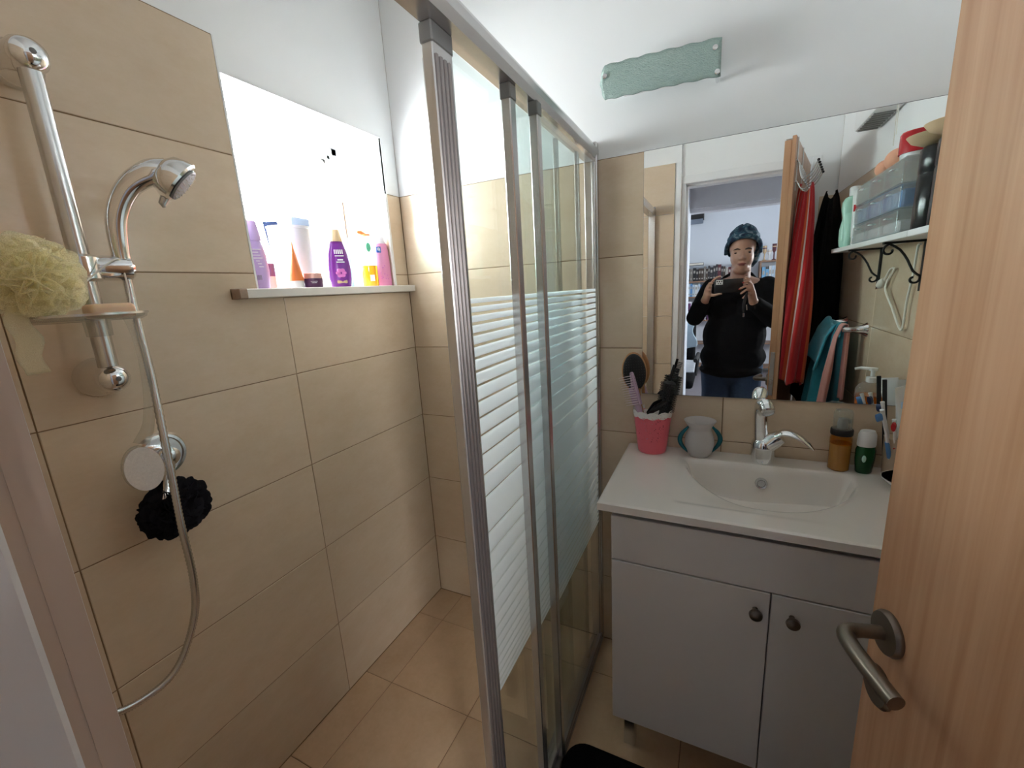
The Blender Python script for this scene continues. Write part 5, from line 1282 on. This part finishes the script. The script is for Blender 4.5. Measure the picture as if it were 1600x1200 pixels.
sw = [
    ('e', (1.272, -1.765, 1.21), (0.185, 0.115, 0.20)), ('e', (1.205, -1.690, 1.205), (0.088, 0.075, 0.085)), ('e', (1.335, -1.690, 1.205), (0.088, 0.075, 0.085)),
    ('e', (1.262, -1.735, 1.02), (0.190, 0.145, 0.20)), ('e', (1.258, -1.755, 0.88), (0.200, 0.145, 0.13)), ('c', (1.16, -1.76, 0.84), 0.07, (1.36, -1.76, 0.84), 0.07),
    ('c', (1.275, -1.752, 1.345), 0.066, (1.150, -1.768, 1.318), 0.070), ('c', (1.275, -1.752, 1.345), 0.066, (1.405, -1.768, 1.312), 0.070),
    ('c', (1.205, -1.755, 1.385), 0.030, (1.225, -1.765, 1.405), 0.024), ('c', (1.350, -1.755, 1.380), 0.030, (1.338, -1.765, 1.405), 0.024),
    ('c', SHL, 0.066, ELL, 0.056), ('c', ELL, 0.056, (1.068, -1.572, 1.240), 0.046), ('c', SHR, 0.066, ELR, 0.062), ('c', ELR, 0.062, (1.368, -1.572, 1.230), 0.046),
    ('e', (1.255, -1.76, 0.79), (0.195, 0.135, 0.06)),
]
def folds(v):
    n = 0.010*fnoise(v.x*14, v.y*14, v.z*9)
    return (v.x+n*0.5, v.y+n, v.z)
remesh(sw, 0.008, 'sweater', 'black_cloth', pe, smooth=5, fn=folds)
jn = [('e', (1.258, -1.770, 0.80), (0.178, 0.118, 0.12)), ('c', (1.172, -1.775, 0.80), 0.105, (1.165, -1.765, 0.48), 0.078), ('c', (1.165, -1.765, 0.48), 0.076, (1.165, -1.785, 0.10), 0.062),
      ('c', (1.346, -1.775, 0.80), 0.105, (1.355, -1.765, 0.48), 0.078), ('c', (1.355, -1.765, 0.48), 0.076, (1.355, -1.785, 0.10), 0.062)]
remesh(jn, 0.010, 'jeans', 'jeans', pe, smooth=4, fn=folds)
for sx2 in (1.165, 1.355):
    remesh([('c', (sx2, -1.80, 0.045), 0.044, (sx2+(0.012 if sx2 > 1.26 else -0.012), -1.630, 0.038), 0.037)], 0.008, 'shoe', 'black', pe, smooth=3)
# headscarf
m_, nt_, b_ = _new('scarf'); N_ = nt_.nodes; L_ = nt_.links; MATS['scarf'] = m_
tc = N_.new('ShaderNodeTexCoord'); n1 = N_.new('ShaderNodeTexNoise'); n1.inputs['Scale'].default_value = 22; n1.inputs['Detail'].default_value = 5; n1.inputs['Distortion'].default_value = 1.2
L_.new(tc.outputs['Object'], n1.inputs['Vector'])
rp = N_.new('ShaderNodeValToRGB'); cr = rp.color_ramp
cr.elements[0].position = 0.38; cr.elements[0].color = (0.012, 0.022, 0.055, 1); cr.elements[1].position = 0.68; cr.elements[1].color = (0.30, 0.36, 0.40, 1)
e_ = cr.elements.new(0.52); e_.color = (0.03, 0.10, 0.14, 1)
L_.new(n1.outputs['Fac'], rp.inputs[0]); L_.new(rp.outputs[0], b_.inputs['Base Color']); b_.inputs['Roughness'].default_value = 0.9
def scarf_pt(u, v):
    a = 2*PI*u; fy = math.sin(a)                    # +y is the face side
    f = max(0.0, fy)
    rim = 1.535 - 0.03*max(0, -fy) + 0.098*(f**0.6 if f > 0 else 0)
    crown = 1.716; z = rim+(crown-rim)*math.sin(v*PI/2)
    eq = 1.605
    r = math.sqrt(max(0.0, 1-((z-eq)/0.1125)**2)) if z > eq else 1-0.30*((eq-z)/0.13)**2
    fold = 1+0.035*math.sin(11*z*14+5*math.cos(a)+2*a)*(1-v*0.6)
    return (hx+0.004+0.094*r*math.cos(a)*fold, -1.722+0.112*r*math.sin(a)*fold, z+0.006*math.sin(2*a))
sc = sheet(scarf_pt, 65, 26, -0.006, 'headscarf', 'scarf', pe); sc.data.transform(Matrix.Translation(-PR))
for sgn, x0 in ((1, 0), (-1, 0)): pass
bd = MB().tube([Vector((hx+0.004+0.097*math.cos(a), -1.722+0.110*math.sin(a), 1.538+0.098*max(0, math.sin(a))**0.6+0.004)) for a in [PI*k/24 for k in range(25)]], [0.010+0.006*math.sin(PI*k/24) for k in range(25)], 12)
P(bd, 'scarf_band', 'scarf', pe)
P(MB().tube(cat_rom([(hx+0.070, -1.76, 1.60), (hx+0.086, -1.765, 1.545), (hx+0.080, -1.77, 1.50), (hx+0.060, -1.78, 1.46)], 5), lerp_list([0.020, 0.020, 0.016, 0.008], 16), 12), 'scarf_tail', 'scarf', pe)
for s_ in (-1, 1):
    ex = hx-0.001+s_*0.0305
    P(MB().ell((ex, -1.6270, 1.5425), (0.0160, 0.0062, 0.0055), 16, 8), 'eye', 'eye', pe)
    P(MB().tube(cat_rom([(ex-0.018, -1.6235+(0.006 if s_ < 0 else 0)*-1, 1.5615), (ex, -1.6195, 1.5665), (ex+0.018, -1.6235-(0.006 if s_ > 0 else 0), 1.5615)], 4), lerp_list([0.0032, 0.0048, 0.0028], 9), 8), 'eyebrow', 'hairdark', pe)
P(MB().ell((hx-0.002, -1.6115, 1.4775), (0.0245, 0.0065, 0.0046), 18, 8), 'lips', 'lip', pe)
P(MB().ell((hx-0.002, -1.6125, 1.4700), (0.0190, 0.0055, 0.0042), 18, 8), 'lips', 'lip', pe)
for q in ((1.288, -1.4550, 1.3655), (1.2705, -1.4545, 1.3290)): P(MB().ell(q, (0.0055, 0.0018, 0.0042), 12, 8), 'fingernail', 'nail', pe)
# phone
ph = thing('mobile_phone', 'black smartphone held sideways by the person in the mirror', 'phone', (1.213, -1.475, 1.312))
P(MB().box(1.136, 1.290, -1.4800, -1.4715, 1.312, 1.391, 0.0035, seg=2), 'phone_body', 'black_gloss', ph)
cbk = P(MB().box(1.1435, 1.1815, -1.4716, -1.4698, 1.3600, 1.3870, 0.0008), 'camera_block', 'steel_white', ph)
for x_, z_, r_ in ((1.1505, 1.3790, 0.0042), (1.1625, 1.3790, 0.0042), (1.1745, 1.3790, 0.0042), (1.1570, 1.3672, 0.0032), (1.1685, 1.3672, 0.0032)):
    P(MB().lathe([(0, 0), (r_, 0), (r_, 0.0008), (0, 0.001)], 16, M=axis_M((x_, -1.4699, z_), (0,1,0))), 'lens', 'black_gloss', cbk)
ky = thing('wrist_strap', 'black strap with metal clip dangling from the hand with painted nails', 'strap', (1.30, -1.470, 1.29))
P(MB().tube(cat_rom([(1.312, -1.4600, 1.305), (1.303, -1.452, 1.27), (1.297, -1.455, 1.225), (1.300, -1.460, 1.185)], 6), lerp_list([0.006, 0.009, 0.008, 0.004], 19), 10, flat=((0,1,0), 0.35, 1.0)), 'strap_loop', 'black', ky)
P(MB().box(1.296, 1.304, -1.463, -1.458, 1.165, 1.188, 0.001).tube([(1.312, -1.460, 1.235), (1.316, -1.462, 1.205)], 0.003, 8), 'clip', 'chrome', ky)
